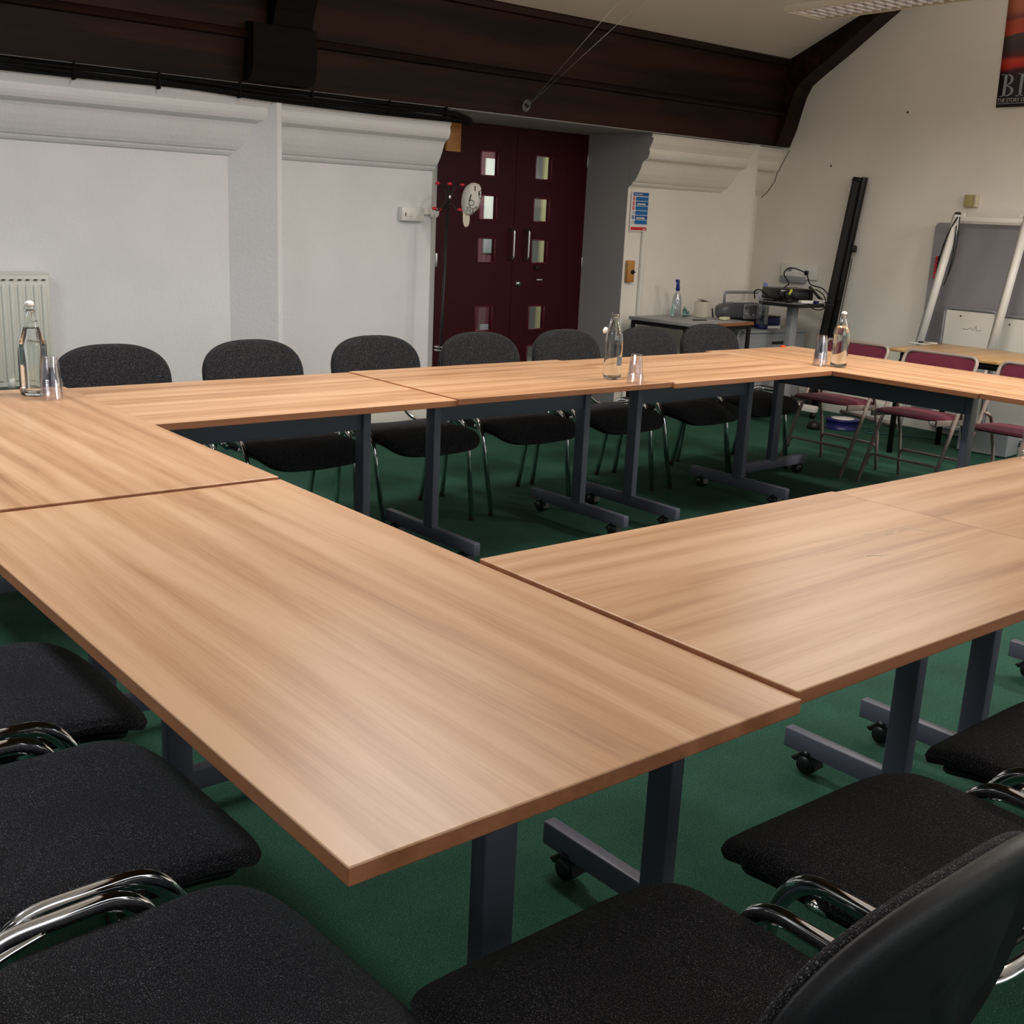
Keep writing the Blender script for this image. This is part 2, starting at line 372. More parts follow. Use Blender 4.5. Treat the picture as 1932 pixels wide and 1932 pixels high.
# ------------------------------------------------------------------ doors
def door_leaf(x0, x1, idx, wx0, wx1, zlist):
    e = empty('door_%d' % idx, (0, 0, 0)); struct(e)
    y0, y1 = YD, YD+.045
    b = MB(); zs = [0.005] + [v for p in sorted(zlist) for v in p] + [2.045]
    b.box(((x0+wx0)/2, (y0+y1)/2, 1.025), (wx0-x0, .045, 2.04)); b.box(((x1+wx1)/2, (y0+y1)/2, 1.025), (x1-wx1, .045, 2.04))
    for i in range(0, len(zs), 2):
        b.box(((wx0+wx1)/2, (y0+y1)/2, (zs[i]+zs[i+1])/2), (wx1-wx0, .045, zs[i+1]-zs[i]))
    b.build('leaf', DOORRED, e)
    for z0, z1 in zlist:
        f = MB(); t = .012
        for c, s in (((wx0+t/2, 0, (z0+z1)/2), (t, z1-z0)), ((wx1-t/2, 0, (z0+z1)/2), (t, z1-z0)), (((wx0+wx1)/2, 0, z0+t/2), (wx1-wx0, t)), (((wx0+wx1)/2, 0, z1-t/2), (wx1-wx0, t))):
            f.box((c[0], y0+.012, c[2]), (s[0], .034, s[1]), .003)
        fo = f.build('glazing_bead', DOORRED2, e)
        MB().box(((wx0+wx1)/2, y0+.022, (z0+z1)/2), (wx1-wx0-.01, .005, z1-z0-.01)).build('pane', PANE, fo)
    return e
ZW = [(1.692, 1.877), (1.382, 1.567), (1.073, 1.260), (.564, .759), (.278, .452)]
dl = door_leaf(3.479, 4.193, 1, 3.851, 4.024, ZW); dr = door_leaf(4.197, 4.911, 2, 4.373, 4.545, ZW)
dl['label'] = 'left leaf of the maroon double door, behind the coat stand'; dr['label'] = 'right leaf of the maroon double door with the lock'
for x, d in ((4.163, dl), (4.308, dr)):
    MB().tube(fillet([(x, YD, 1.325), (x, YD-.05, 1.325), (x, YD-.05, 1.105), (x, YD, 1.105)], .03, 6), .0095, 12).build('pull_handle', STEEL, d)
MB().lathe([(.026, 0), (.026, .006), (.018, .01), (.017, .016)], 24, Matrix.Translation((4.262, YD, .923)) @ Matrix.Rotation(PI/2, 4, 'X')).box((4.262, YD-.018, .923), (.004, .003, .016), mi=1).build('lock_cylinder', [STEEL, INK], dr)
MB().box((4.465, YD-.012, .953), (.055, .01, .008), .003).build('scuff_plate', WHITEM, dr)
MB().box((4.44, YD-.01, 1.045), (.05, .02, .03), .006).build('door_stop', BLACK, dr)
for z in (1.09, 1.87):
    MB().box((3.481, YD-.008, z), (.02, .012, .10), .003).build('hinge', STEEL, dl); MB().box((4.909, YD-.008, z-.01), (.02, .012, .10), .003).build('hinge', STEEL, dr)
fr = MB().box((4.195, YD+.03, 2.053), (1.44, .06, .012)).build('door_frame', DOORRED); struct(fr); fr.name = 'trim_6'
# corridor behind the doors, seen through the panes
PINK = mat('corridor_maroon_wall', hexc(120, 62, 78), rough=.6); LITW = mat('lit_window', hexc(215, 218, 210), rough=.6, emit=.55); PALE = mat('corridor_cream_wall', hexc(212, 208, 160), rough=.7); CG = mat('corridor_grey_wall', hexc(120, 120, 120), rough=.7)
cor = MB(); cor.box((5.2, 8.3, 1.2), (5.4, .1, 2.4), mi=0); cor.box((7.95, 7.2, 1.2), (.1, 2.3, 2.4), mi=2); cor.box((2.45, 7.2, 1.2), (.1, 2.3, 2.4), mi=2)
cor.box((5.2, 7.2, 2.45), (5.6, 2.3, .1), mi=2); cor.box((6.495, 8.2, 1.2), (.12, .12, 2.4), mi=1); cor.box((6.25, 8.22, 1.2), (.38, .1, 2.4), mi=2); cor.box((6.75, 8.22, 1.2), (.38, .1, 2.4), mi=3)
cor.box((5.2, 7.2, -.001), (5.6, 2.3, .01), mi=2); cor.box((5.2, 6.15, 2.25), (5.6, .1, .4), mi=2)
struct(cor.build('wall_corridor', [PINK, PALE, CG, DOORRED]))
for nm, z, h in (('upper', 1.67, .58), ('lower', 1.13, .16), ('bottom', .27, .14)):
    tag(MB().box((5.82, 8.24, z), (.13, .02, h), .004).build('wall_notice', GREYPAPER if nm != 'upper' else LITW), 'pale %s panel seen through the left door panes' % nm, 'panel')
ld = bpy.data.lights.new('corridor_light', 'AREA'); ld.shape = 'RECTANGLE'; ld.size = 2.4; ld.size_y = .3; ld.energy = 34; ld.color = (1, .97, .9)
lo = bpy.data.objects.new('corridor_light', ld); C.objects.link(lo); lo.location = (5.4, 7.2, 2.38)

# ------------------------------------------------------------------ ceiling fixtures (louvred fluorescent)
def fixture(x, y, z, rz, col, watts, lab):
    e = empty('ceiling_light', (x, y, z), rz); tag(e, lab, 'light', 'louvred ceiling lights')
    b = MB().box((0, 0, .035), (.30, 1.5, .055), .006); b.box((0, 0, .01), (.006, 1.5, .03)); 
    for s in (-1, 1): b.box((s*.146, 0, -.002), (.010, 1.5, .03), .002); b.box((0, s*.744, -.002), (.30, .012, .03), .002)
    b.build('housing', CREAM, e)
    lv = MB()
    for k in range(26): lv.box((0, -.72+k*1.44/25, -.004), (.28, .012, .014), .003)
    for s in (-.09, 0, .09): lv.box((s, 0, -.004), (.008, 1.46, .016), .002)
    lv.build('louvre', LOUVRE, e)
    for yy in (-.5, .5): MB().tube([(0, yy, .06), (0, yy, .8)], .003, 6).build('suspension_wire', STEEL, e)
    u = bpy.data.lights.new('ceiling_fill', 'AREA'); u.shape = 'RECTANGLE'; u.size = .2; u.size_y = 1.4; u.energy = watts*.38; u.color = col  # added upward fill to brighten the ceiling; the housing has no slots
    uo = bpy.data.objects.new('ceiling_fill', u); C.objects.link(uo); uo.parent = e; uo.location = (0, 0, .07); uo.rotation_euler = (PI, 0, 0)
    l = bpy.data.lights.new('fluorescent_tubes', 'AREA'); l.shape = 'RECTANGLE'; l.size = .24; l.size_y = 1.42; l.energy = watts; l.color = col; l.spread = math.radians(172)
    o = bpy.data.objects.new('fluorescent_tubes', l); C.objects.link(o); o.parent = e; o.location = (0, 0, -.016)
    return e
fixture(3.68, 2.26, 2.5, -.05, (1.0, .93, .84), FIX_W*1.0, 'louvred fluorescent light hanging by the right wall')
fixture(.95, 2.45, 2.72, 0, (1.0, .96, .91), FIX_W*1.1, 'louvred fluorescent light over the middle of the room')
fixture(-1.9, 2.5, 2.72, 0, (.88, .94, 1.0), FIX_W*1.3, 'louvred fluorescent light over the left side of the room')
fixture(5.1, -.35, 2.5, 0, (1.0, .96, .92), FIX_W*2.5, 'added louvred light out of view at the front right, brightening the right wall')  # added beyond the view to brighten the right wall
fixture(.9, -1.6, 2.75, 0, (.98, .96, .96), FIX_W*.12, 'louvred fluorescent light at the front middle of the room')
fixture(-2.6, -.6, 2.7, 0, (.80, .88, 1.0), FIX_W*.15, 'louvred fluorescent light at the front left of the room')

# ------------------------------------------------------------------ tables
TH = .73
TG = 'folding meeting tables in the hollow rectangle'
def meeting_table(L, ins=.17):
    e = empty('meeting_table', (0, 0, 0)); tag(e, '', 'table', TG)
    t = MB().box((0, 0, TH-.0125), (L, .80, .025), .002, seg=2)
    for f in t.bm.faces:
        if abs(f.normal.z) < .5: f.material_index = 1
    t.bm.normal_update()
    for f in t.bm.faces: f.material_index = 0 if f.normal.z > .25 else 1; f.smooth = False
    t.build('tabletop', [TOP, EDGE], e)
    r = MB().box((0, 0, .607), (L-2*ins, .03, .09), .003); r.build('rail', FRAME, e)
    for s in (-1, 1):
        x = s*(L/2-ins)
        c = MB().box((x, 0, .40), (.035, .062, .60), .003); c.box((x, 0, .70), (.05, .56, .02), .002); c.build('leg', FRAME, e)
        f = MB().box((x, 0, .0825), (.032, .66, .055), .003).build('foot_bar', FRAME, e)
        for q in (-1, 1):
            k = MB(); y = q*.255
            k.lathe([(.006, -.022), (.024, -.021), (.027, -.014), (.027, .014), (.024, .021), (.006, .022)], 20, Matrix.Translation((x, y, .027)) @ Matrix.Rotation(PI/2, 4, 'Y'))
            k.lathe([(.012, 0), (.012, .014), (.022, .016), (.022, .03)], 12, Matrix.Translation((x, y, .036)))
            k.extrude([(y-.034, .024), (y-.026, .052), (y, .061), (y+.018, .056), (y+.03, .04), (y+.044, .036), (y+.03, .028), (y, .05), (y-.02, .046)], 'x', x-.02, x+.02)
            k.build('castor', CASTOR, f)
    return e
tl = meeting_table(1.655, .235); ts = meeting_table(1.19)
LT = [ (tl, 0, (-.4, .828, -.001), PI/2, 'nearest long meeting table, its corner at the bottom centre of the photo'),
       (tl, 1, (-.403, 2.488, .005), PI/2, 'long meeting table at the left with a bottle and cups on it'),
       (ts, 0, (.603, 2.905, .0), 0, 'short meeting table at the left end of the far row, in front of the pier'),
       (ts, 1, (1.804, 2.893, .006), 0.002, 'short meeting table in the middle of the far row, before the maroon doors'),
       (ts, 1, (2.986, 2.880, .002), 0, 'short meeting table at the right end of the far row, touching the corner table'),
       (tl, 1, (3.977, 2.515, .0), PI/2+.0, 'long meeting table running along the right side, a bottle near its far end'),
       (tl, 1, (3.977, .85, .003), PI/2, 'meeting table at the right edge of the photo, beyond a thin seam'),
       (ts, 1, (.612, .412, .006), 0, 'meeting table butting against the nearest one on its right, white scratches on top'),
       (ts, 1, (1.816, .403, .006), 0, 'meeting table at the right edge of the photo with cups at its far edge'),
       (ts, 1, (3.02, .405, .002), 0, 'meeting table in the near right corner, mostly outside the photo')]
for pr, u, loc, rz_, lab in LT[:9]:
    o = place(pr, u, loc, rz_, lab, TG)
    if 'scratches' in lab: o.scale.x = 1.02
    if 'right end of the far row' in lab: o.scale.x = .985
    if 'in front of the pier' in lab: o.scale.x = 1.015
# white scratches on the near right table
SCR = mat('white_scratch', hexc(240, 228, 205), rough=.5)
def on_table(px): return px
for i, pts in enumerate(([(.905, .50), (.925, .497)], [(.945, .47), (.985, .468), (1.0, .474)], [(1.05, .49), (1.053, .46), (1.075, .43)], [(.75, .39), (.80, .37)])):
    tag(MB().tube([(x, y, TH+.0065) for x, y in pts], .0009, 5).build('scratch_mark', SCR), ['tiny white scratch, far left one on the near right tabletop', 'white wavy scratch in the middle of the near right tabletop', 'bent white scratch, farthest right on the near right tabletop', 'faint straight scratch nearest the camera on the near right tabletop'][i], 'scratch', 'white scratches on the near right tabletop')

# ------------------------------------------------------------------ stacking chairs (local: sitter faces +Y, origin on the floor between the legs)
def pad(outline, topf, botf, rings=9, seg=56, p=2.6):
    b = MB(); vs = []; 
    def ringpts(r, f):
        out = []
        for k in range(seg):
            a = 2*PI*k/seg; x, y = outline(a); out.append(Vector((x*r, y*r, f(x*r, y*r, r))))
        return out
    rr = [1-(1-(i/rings))**1.8 for i in range(1, rings+1)]
    for r in rr: vs += ringpts(r, topf)
    for r in reversed(rr): vs += ringpts(r, botf)
    fs = []; n = 2*rings
    for i in range(n-1):
        for k in range(seg):
            k2 = (k+1) % seg; fs.append((i*seg+k, i*seg+k2, (i+1)*seg+k2, (i+1)*seg+k))
    vs.append(Vector((0, 0, topf(0, 0, 0)))); vs.append(Vector((0, 0, botf(0, 0, 0))))
    for k in range(seg):
        k2 = (k+1) % seg; fs.append((len(vs)-2, k2, k)); fs.append((len(vs)-1, (n-1)*seg+k, (n-1)*seg+k2))
    b.add(vs, fs, 0, True); return b
def dome(r, p=3.2): return (1-min(r, 1)**p)**(1/p)
def seat_out(a):
    x, y = superpt(a, 6.0 if math.sin(a) > 0 else 7)
    w = .248 + .004*y
    return (x*w, y*.222 + .012*(1-x*x)*(1 if y > 0 else .3) + (.006 if y > 0 else 0))
def seat_z(x, y):
    z = .448 + .010*((x/.23)**2)*(.6 if y > 0 else 1)
    if y > .09: z -= 2.2*(y-.09)**2
    return z
def back_map(mb, off):
    # pad lies in local xy (x wide, y up); bend and stand it up
    for v in mb.bm.verts:
        x, y, z = v.co
        zz = .668 + y
        yy = -.235 - (y+.15)*.20 + .34*x*x*.9 - z + off
        v.co = Vector((x, yy, zz))
    return mb
def back_out(sx, sy):
    def f(a):
        x, y = superpt(a, 2.55 if math.sin(a) > 0 else 3.2)
        return (x*sx*(1-.04*(1-y)*.5), y*sy)
    return f
def stack_chair():
    e = empty('stacking_chair', (0, 0, 0)); tag(e, '', 'chair', 'charcoal stacking chairs around the tables')
    s = pad(seat_out, lambda x, y, r: seat_z(x, y) - .026 + .026*dome(r) , lambda x, y, r: seat_z(x, y) - .026 - .030*dome(r, 4))
    for v in s.bm.verts: v.co.y += .090
    s.build('seat', FABRIC, e)
    sh = pad(lambda a: tuple(q*.93 for q in seat_out(a)), lambda x, y, r: seat_z(x, y)-.05, lambda x, y, r: seat_z(x, y) - .055 - .014*dome(r, 4))
    for v in sh.bm.verts: v.co.y += .07
    sh.build('seat_pan', SHELL, e)
    bp = pad(back_out(.250, .160), lambda x, y, r: -.021*dome(r, 2.4)-.002, lambda x, y, r: .012, rings=9)
    back = back_map(bp, 0).build('backrest', FABRIC, e)
    # plastic shell behind with raised rim and ribs
    def shell_back(x, y, r):
        base = .030*dome(r, 3.0)+.012
        if r < .78: base -= .012
        if r < .72 and y < .03: base += .004*max(0, math.sin(x*60+y*40))
        return base
    bs = pad(back_out(.254, .164), lambda x, y, r: .008, shell_back, rings=12)
    back_map(bs, 0).build('backrest_shell', SHELL, back)
    for q in (-1, 1):
        x0 = q*.262
        pts = [(q*.245, .225, .012), (x0, .145, .40), (x0, .095, .462), (x0, -.085, .462), (x0, -.145, .40), (q*.245, -.215, .012)]
        t = MB().tube(fillet(pts, .075, 7), .011, 14, flat=(.0098, .0158))
        fo = t.build('side_frame', CHROME, e)
        MB().tube(smooth_pts([(x0, -.02, .456), (x0-q*.004, -.09, .440), (q*.235, -.145, .424), (q*.18, -.18, .428), (q*.13, -.21, .48), (q*.115, -.240, .56)], 6), .0105, 12, flat=(.008, .013)).build('back_support', CHROME, e)
        for fy in (.225, -.215): MB().lathe([(.011, 0), (.013, .003), (.0125, .016), (.010, .02)], 14, Matrix.Translation((q*.245, fy, 0))).build('foot_cap', RUBBER, fo)
    for y in (.085, -.115):
        MB().tube([(-.262, y, .425 if y > 0 else .43), (-.22, y, .392), (.22, y, .392), (.262, y, .425 if y > 0 else .43)], .009, 10).build('crossbar', CHROME, e)
    return e
ch = stack_chair()
chairs = [
 ((.34, 3.44), PI, 'charcoal chair in the far row, the one behind the two-table seam at the left bottle'),
]
CG_ = 'charcoal stacking chairs around the tables'
far = [(-.37, 3.46, PI+.02, 'charcoal chair at the far left edge of the photo, in front of the radiator'),
       (.325, 3.45, PI, 'charcoal chair in the far row between the radiator and the pier'),
       (.965, 3.44, PI+.03, 'charcoal chair in the far row directly in front of the pier'),
       (1.60, 3.44, PI-.02, 'charcoal chair in the far row left of the doors, below the white spur box'),
       (2.23, 3.44, PI-.05, 'charcoal chair in the far row before the left door leaf'),
       (2.835, 3.43, PI+.0, 'charcoal chair in the far row before the right door leaf'),
       (3.455, 3.42, PI+.0, 'charcoal chair in the far row left of the small grey table, right of the bottle'),
       (4.03, 3.45, PI-.06, 'charcoal chair at the right end of the far row, overlapping the small grey table'),
       (-.40, -.17, 0.0, 'nearest charcoal chair at the bottom of the photo, its back shell towards the viewer'),
       (.235, -.165, -.02, 'charcoal chair just right of the nearest one, second along the near right side'),
       (.87, -.165, .02, 'charcoal chair at the right edge of the photo, third along the near side'),
       (-.955, .215, -PI/2+.05, 'charcoal chair at the bottom left corner of the photo, nearest on the left side'),
       (-.925, .775, -PI/2+.02, 'charcoal chair on the left side, its tip beside the corner of the nearest table'),
       (-.885, 1.35, -PI/2, 'charcoal chair at the left edge of the photo, farthest along the left side')]
for i, (x, y, r, lab) in enumerate(far): place(ch, i > 0, (x, y, 0), r, lab, CG_)

# ------------------------------------------------------------------ folding chairs (local: sitter faces -X)
def folding_chair():
    e = empty('folding_chair', (0, 0, 0)); tag(e, '', 'chair', 'maroon folding chairs along the right side')
    hw = .225
    # origin below the seat; front feet x=-.20, rear feet x=+.20
    fr_ = MB().tube(fillet([(-.205, -hw, 0.0), (.0, -hw, .43), (.155, -hw, .765), (.155, hw, .765), (0, hw, .43), (-.205, hw, 0.0)], .05, 7), .011, 12)
    fr_.build('main_frame', TAUPE, e)
    for s in (-1, 1):
        MB().tube(fillet([(.205, s*(hw-.022), 0.0), (.17, s*(hw-.022), .25), (.085, s*(hw-.022), .47), (.02, s*(hw-.022), .49)], .06), .010, 12).build('rear_leg', TAUPE, e)
        MB().box((-.02, s*(hw-.022), .405), (.32, .012, .034), .003, Matrix.Rotation(.06, 3, 'Y')).build('seat_rail', TAUPE, e)
    MB().tube(fillet([(-.135, -hw+.006, .10), (-.125, -hw+.01, .165), (-.125, hw-.01, .165), (-.135, hw-.006, .10)], .045), .0075, 10).build('front_brace', TAUPE, e)
    MB().tube(fillet([(.192, -hw+.022, .10), (.18, -hw+.03, .165), (.18, hw-.03, .165), (.192, hw-.022, .10)], .045), .0075, 10).build('rear_brace', TAUPE, e)
    s = pad(lambda a: (superpt(a, 4)[0]*.195, superpt(a, 4)[1]*.205), lambda x, y, r: .025*dome(r, 2.5), lambda x, y, r: -.012*dome(r, 5))
    for v in s.bm.verts: v.co = Vector((v.co.x-.02, v.co.y, v.co.z+.425-v.co.x*.05))
    s.build('seat', MAROON, e)
    s = pad(lambda a: (superpt(a, 3.4)[0]*.078, superpt(a, 3.4)[1]*.217), lambda x, y, r: .018*dome(r, 2.5), lambda x, y, r: -.008*dome(r, 5))
    for v in s.bm.verts:
        u, t = v.co.x, v.co.z; v.co = Vector((.135+u*.42-t, v.co.y, .698+u))
    s.build('backrest', MAROON, e)
    return e
fc = folding_chair()
for i, (x, y, r, lab) in enumerate([(4.56, 3.11, .0, 'maroon folding chair farthest from the camera, behind the tall clear bottle'),
                                    (4.57, 2.545, .02, 'maroon folding chair in the middle, in front of the wooden side table'),
                                    (4.57, 1.96, .0, 'maroon folding chair at the right edge of the photo')]):
    place(fc, i > 0, (x, y, 0), r, lab, 'maroon folding chairs along the right side')

# ------------------------------------------------------------------ swing-top bottles and cups
def bottle(loc, h, rad, kind, lab, open_=False, rz=0.0, tag_=False):
    e = empty('swing_top_bottle', loc, rz); tag(e, lab, 'bottle', 'swing top bottles on the tables')
    hb = h*.57
    prof = [(0, .004), (rad*.80, .0005), (rad*.97, .006), (rad, .016), (rad, .024), (rad, .034), (rad, hb*.5), (rad, hb-.016), (rad, hb)]
    sh_ = [(rad*.97, hb+.018), (rad*.86, hb+.038), (rad*.66, hb+.060), (rad*.45, hb+.082), (rad*.34, hb+.10)] if kind == 'round' else [(rad*.93, hb+.012), (rad*.74, hb+.045), (rad*.52, hb+.080), (rad*.38, hb+.10)]
    prof += sh_ + [(rad*.31, hb+.112), (rad*.30, h-.03), (rad*.38, h-.028), (rad*.38, h-.016), (rad*.28, h-.012)]
    inner = [(max(r-.003, .002), z) for r, z in prof[3:]]; inner = [(max(.001, prof[3][0]-.004), .012)] + inner[1:]
    loop = prof + list(reversed(inner)) + [(.0005, .010)]
    b = MB(); seg = 36 if kind == 'round' else 40
    def shp(mb):
        if kind == 'round': return mb
        for v in mb.bm.verts:    # four sided body with soft corners
            a = math.atan2(v.co.y, v.co.x); r = math.hypot(v.co.x, v.co.y)
            k = max(0.0, min(1.0, (hb+.07-v.co.z)/.07)); sq = 1/max(abs(math.cos(a)), abs(math.sin(a)))
            f = 1+(min(sq, 1.22)-1)*k; v.co.x *= f*.93; v.co.y *= f*.93
        return mb
    b.lathe(loop, seg); shp(b).build('glass_body', GLASS, e)
    if not open_:
        g_ = .0006; zt = hb+.055
        wp = [(max(r-g_, .001), z) for r, z in inner if z < zt]; wp[0] = (wp[0][0], .0126)
        wt = wp[-1][0]; wp = [(.0008, .0126)] + wp + [(wt*.96, zt-.004), (.0008, zt-.004)]
        wm = MB(); wm.lathe(wp, seg); shp(wm).build('water', WATER, e)
    wire = MB(); zn = h-.034; rn = rad*.33
    wire.tube([(rn*math.cos(2*PI*k/20), rn*math.sin(2*PI*k/20), zn) for k in range(20)], .0016, 6, closed=True)
    for s in (-1, 1):
        wire.tube(smooth_pts([(s*rn, 0, zn), (s*(rn+.010), .006, zn-.022), (s*(rn+.004), .012, zn+.01), (s*rad*.40, 0, h-.004)], 5), .0016, 6)
        if not open_: wire.tube(smooth_pts([(s*rn*1.05, -.002, zn), (s*(rn+.006), -.012, zn-.03), (0, -rn-.006, zn-.034)], 5), .0016, 6)
    wire.build('wire_bail', STEEL, e)
    if open_: Mx = Matrix.Translation((-rad*.95, -.012, h-.085)) @ Matrix.Rotation(-1.3, 4, 'Y')
    else: Mx = Matrix.Translation((0, 0, h-.014))
    MB().lathe([(.006, -.006), (.0125, -.002), (.0145, .002), (.0145, .009), (.011, .014), (.004, .016)], 20, Mx).build('stopper', CERAMIC, e)
    if open_:
        MB().tube(smooth_pts([(-rn, 0, zn), (-rad*.6, -.012, zn-.02), (-rad*.95, -.012, h-.085)], 5), .0016, 6).build('loose_bail', STEEL, e)
    if tag_:
        k = MB()
        for i in range(9):
            a0 = -1.2+i*.11; a1 = a0+.11; rr = rad*1.012
            k.add([(rr*math.cos(a0), rr*math.sin(a0), .065), (rr*math.cos(a1), rr*math.sin(a1), .065), (rr*math.cos(a1), rr*math.sin(a1), .105), (rr*math.cos(a0), rr*math.sin(a0), .105)], [(0, 1, 2, 3)], 0)
        k.build('embossed_label', LABELG, e)
    return e
bottle((-.155, 3.165, TH+.006), .325, .043, 'square', 'clear square swing top bottle beside the cups in front of the radiator', rz=.9)
bottle((2.19, 2.675, TH+.005), .30, .040, 'round', 'clear round bottle with its stopper hanging open, before the right door jamb', open_=True, rz=-.7, tag_=True)
bottle((3.755, 2.575, TH+.001), .287, .043, 'round', 'clear closed bottle at the corner of the tables in front of the right wall', rz=.4)
def cup_mesh():
    h = .098; ro, ri = .036, .0245     # upside down: rim at the bottom
    out = [(ro+.001, 0), (ro+.0035, .001), (ro+.0040, .0025), (ro+.0030, .004), (ro-.0003, .0048), (ro-.0015, .018), (ro-.0024, .0185), (ro-.0030, .022), (ro-.0050, .034), (ri+.0045, h-.028), (ri+.0034, h-.018), (ri+.003, h-.014), (ri+.001, h-.013), (ri, h-.001), (ri-.002, h)]
    inn = [(ri-.003, h-.0008), (ri-.0008, h-.002), (ri+.0002, h-.0135), (ri+.0022, h-.0145), (ri+.0026, h-.0185), (ri+.0037, h-.0285), (ro-.0058, .034), (ro-.0038, .022), (ro-.0032, .018), (ro-.0023, .0175), (ro-.0013, .004), (ro-.0005, .001)]
    b = MB(); b.lathe(out+[(.0005, h)]+[(.0005, h-.0008)]+inn, 30, close=True)
    return b
cup0 = cup_mesh().build('plastic_cup', CUPM)
first = [True]
def cups(x, y, z, n, dz, lab, top):
    for k in range(n):
        if first[0]: o = cup0; first[0] = False
        else: o = cup0.copy(); C.objects.link(o)
        o.location = (x+random.uniform(-.0006, .0006), y+random.uniform(-.0006, .0006), z+k*dz)
        tag(o, 'topmost '+top if k == n-1 else ('bottom '+top+', its rim on the table' if k == 0 else 'clear plastic cup nested inside the '+lab), 'cup', 'cups of the '+lab)
cups(-.128, 3.062, TH+.0065, 8, .0072, 'left stack by the square bottle', 'cup of the left stack by the square bottle')
cups(2.19, 2.53, TH+.005, 5, .0078, 'middle stack by the open bottle', 'cup of the middle stack by the open bottle')
cups(3.69, 2.645, TH+.001, 11, .0062, 'tall stack by the corner bottle', 'cup of the tall stack by the corner bottle')
cups(2.245, .775, TH+.005, 4, .0078, 'stack cut by the right edge', 'cup of the stack cut by the right edge')
tag(MB().box((4.262, 3.325, TH+.004), (.03, .02, .012), .004).build('red_clip', ORANGE), 'tiny orange red clip at the far corner of the tables', 'clip')

# ------------------------------------------------------------------ left wall things
r = empty('radiator', (0, 0, 0)); tag(r, 'white panel radiator at the left edge on the back wall', 'radiator')
pb = MB().box((-.1, 5.30, .72), (1.37, .012, .58), .003)
for k in range(34): pb.box((-.765+k*.04, 5.292, .71), (.024, .012, .50), .005)
pb.build('front_panel', RADW, r)
g = MB().box((-.1, 5.335, 1.015), (1.37, .08, .012), .002); g.build('top_grille', RADW, r)
MB().box((.583, 5.335, .73), (.006, .08, .57)).build('side_panel', RADW, r)
sm = MB()
for k in range(34): sm.box((-.765+k*.04, 5.2845, .985), (.020, .002, .006))
sm.build('vent_slots', INK, r)
MB().tube([(.45, 5.34, .45), (.45, 5.34, .02)], .008, 10).build('pipe', RADW, r)
MB().lathe([(.02, 0), (.02, .045), (.014, .05)], 16, Matrix.Translation((.365, 5.30, .425))).build('valve_cap', WHITEP, r)
# black cable bundle on the wall head
cb = empty('cable_bundle', (0, 0, 0)); tag(cb, 'bundle of black cables running along the top of the wall to the doors', 'cables')
for k, (dz, dy, rr) in enumerate(((.032, 0, .013), (.010, -.012, .010), (.008, .012, .010), (-.012, -.006, .011), (-.026, .006, .009))):
    pts = [(XL+.05+i*.42, 5.165+dy, 2.030+dz+.004*math.sin(i*1.3+k*2)-.001*i*(1 if i > 14 else 0)) for i in range(19)]
    pts += [(3.20, 5.18+dy, 2.00+dz*.6), (3.33, 5.30, 1.995+dz*.5)]
    MB().tube(smooth_pts(pts, 4), rr, 8).build('cable', CABLE, cb)
for x in (-.9, -.35, .08, .72, 1.16, 1.62, 2.07, 2.60, 3.02):
    MB().box((x, 5.160, 2.030), (.012, .044, .098), .004).box((x, 5.145, 2.083), (.022, .014, .014), .003).build('cable_tie', CABLE, cb)
# spur box and round junction
sb = empty('fused_spur', (0, 0, 0)); tag(sb, 'white surface fused spur box on the wall left of the doors', 'socket')
MB().box((2.933, 5.378, 1.403), (.175, .044, .088), .006).build('box', WHITEP, sb)
MB().box((2.90, 5.354, 1.402), (.05, .006, .03), .003).build('fuse_holder', WHITEM, sb); MB().box((2.872, 5.353, 1.400), (.004, .003, .022)).build('slot', INK, sb)
MB().tube([(3.02, 5.385, 1.41), (3.09, 5.385, 1.415)], .011, 12).build('conduit', WHITEP, sb)
tag(MB().lathe([(.036, 0), (.038, .012), (.034, .024), (.028, .026)], 28, Matrix.Translation((3.118, 5.398, 1.418)) @ Matrix.Rotation(PI/2, 4, 'X')).lathe([(.003, 0), (.003, .002)], 8, Matrix.Translation((3.108, 5.371, 1.398)) @ Matrix.Rotation(PI/2, 4, 'X'), mi=1).build('junction_box', [WHITEP, INK]),
    'round white junction box at the left edge of the door recess', 'junction box')
tag(MB().box((3.487, 5.70, 1.935), (.12, .022, .20), .003).build('wooden_block', PLYW), 'orange pine board in the top left corner of the door recess', 'board')
# coat stand with red tipped hooks
cs = empty('coat_stand', (3.06, 5.14, 0)); tag(cs, 'thin black coat stand with red tipped hooks before the left door', 'coat stand')
MB().tube([(-.045, 0, .02), (-.01, .0, 1.50)], .010, 12).build('pole', BLACK, cs)
MB().lathe([(.15, 0), (.15, .008), (.13, .018), (.02, .03), (.012, .05)], 32, Matrix.Translation((-.045, 0, 0))).build('base', BLACK, cs)
hk = [((-.11, -.02, 1.60)), ((-.035, -.05, 1.60)), ((-.095, .03, 1.445)), ((-.035, .05, 1.44)), ((.062, -.03, 1.445)), ((.10, .0, 1.60))]
for hx, hy, hz in hk:
    up = hz > 1.5
    k = MB().tube(smooth_pts([(-.012, 0, 1.47), (hx*.35, hy*.3, hz-(.03 if up else -.03)), (hx*.75, hy*.8, hz-.01), (hx, hy, hz)], 5), .005, 8)
    ho = k.build('hook', BLACK, cs)
    MB().lathe([(.003, -.018), (.010, -.008), (.011, .004), (.007, .014), (.002, .018)], 14, Matrix.Translation((hx, hy, hz)) @ Matrix.Rotation(PI/2, 4, 'Y')).build('hook_tip', RED, ho)
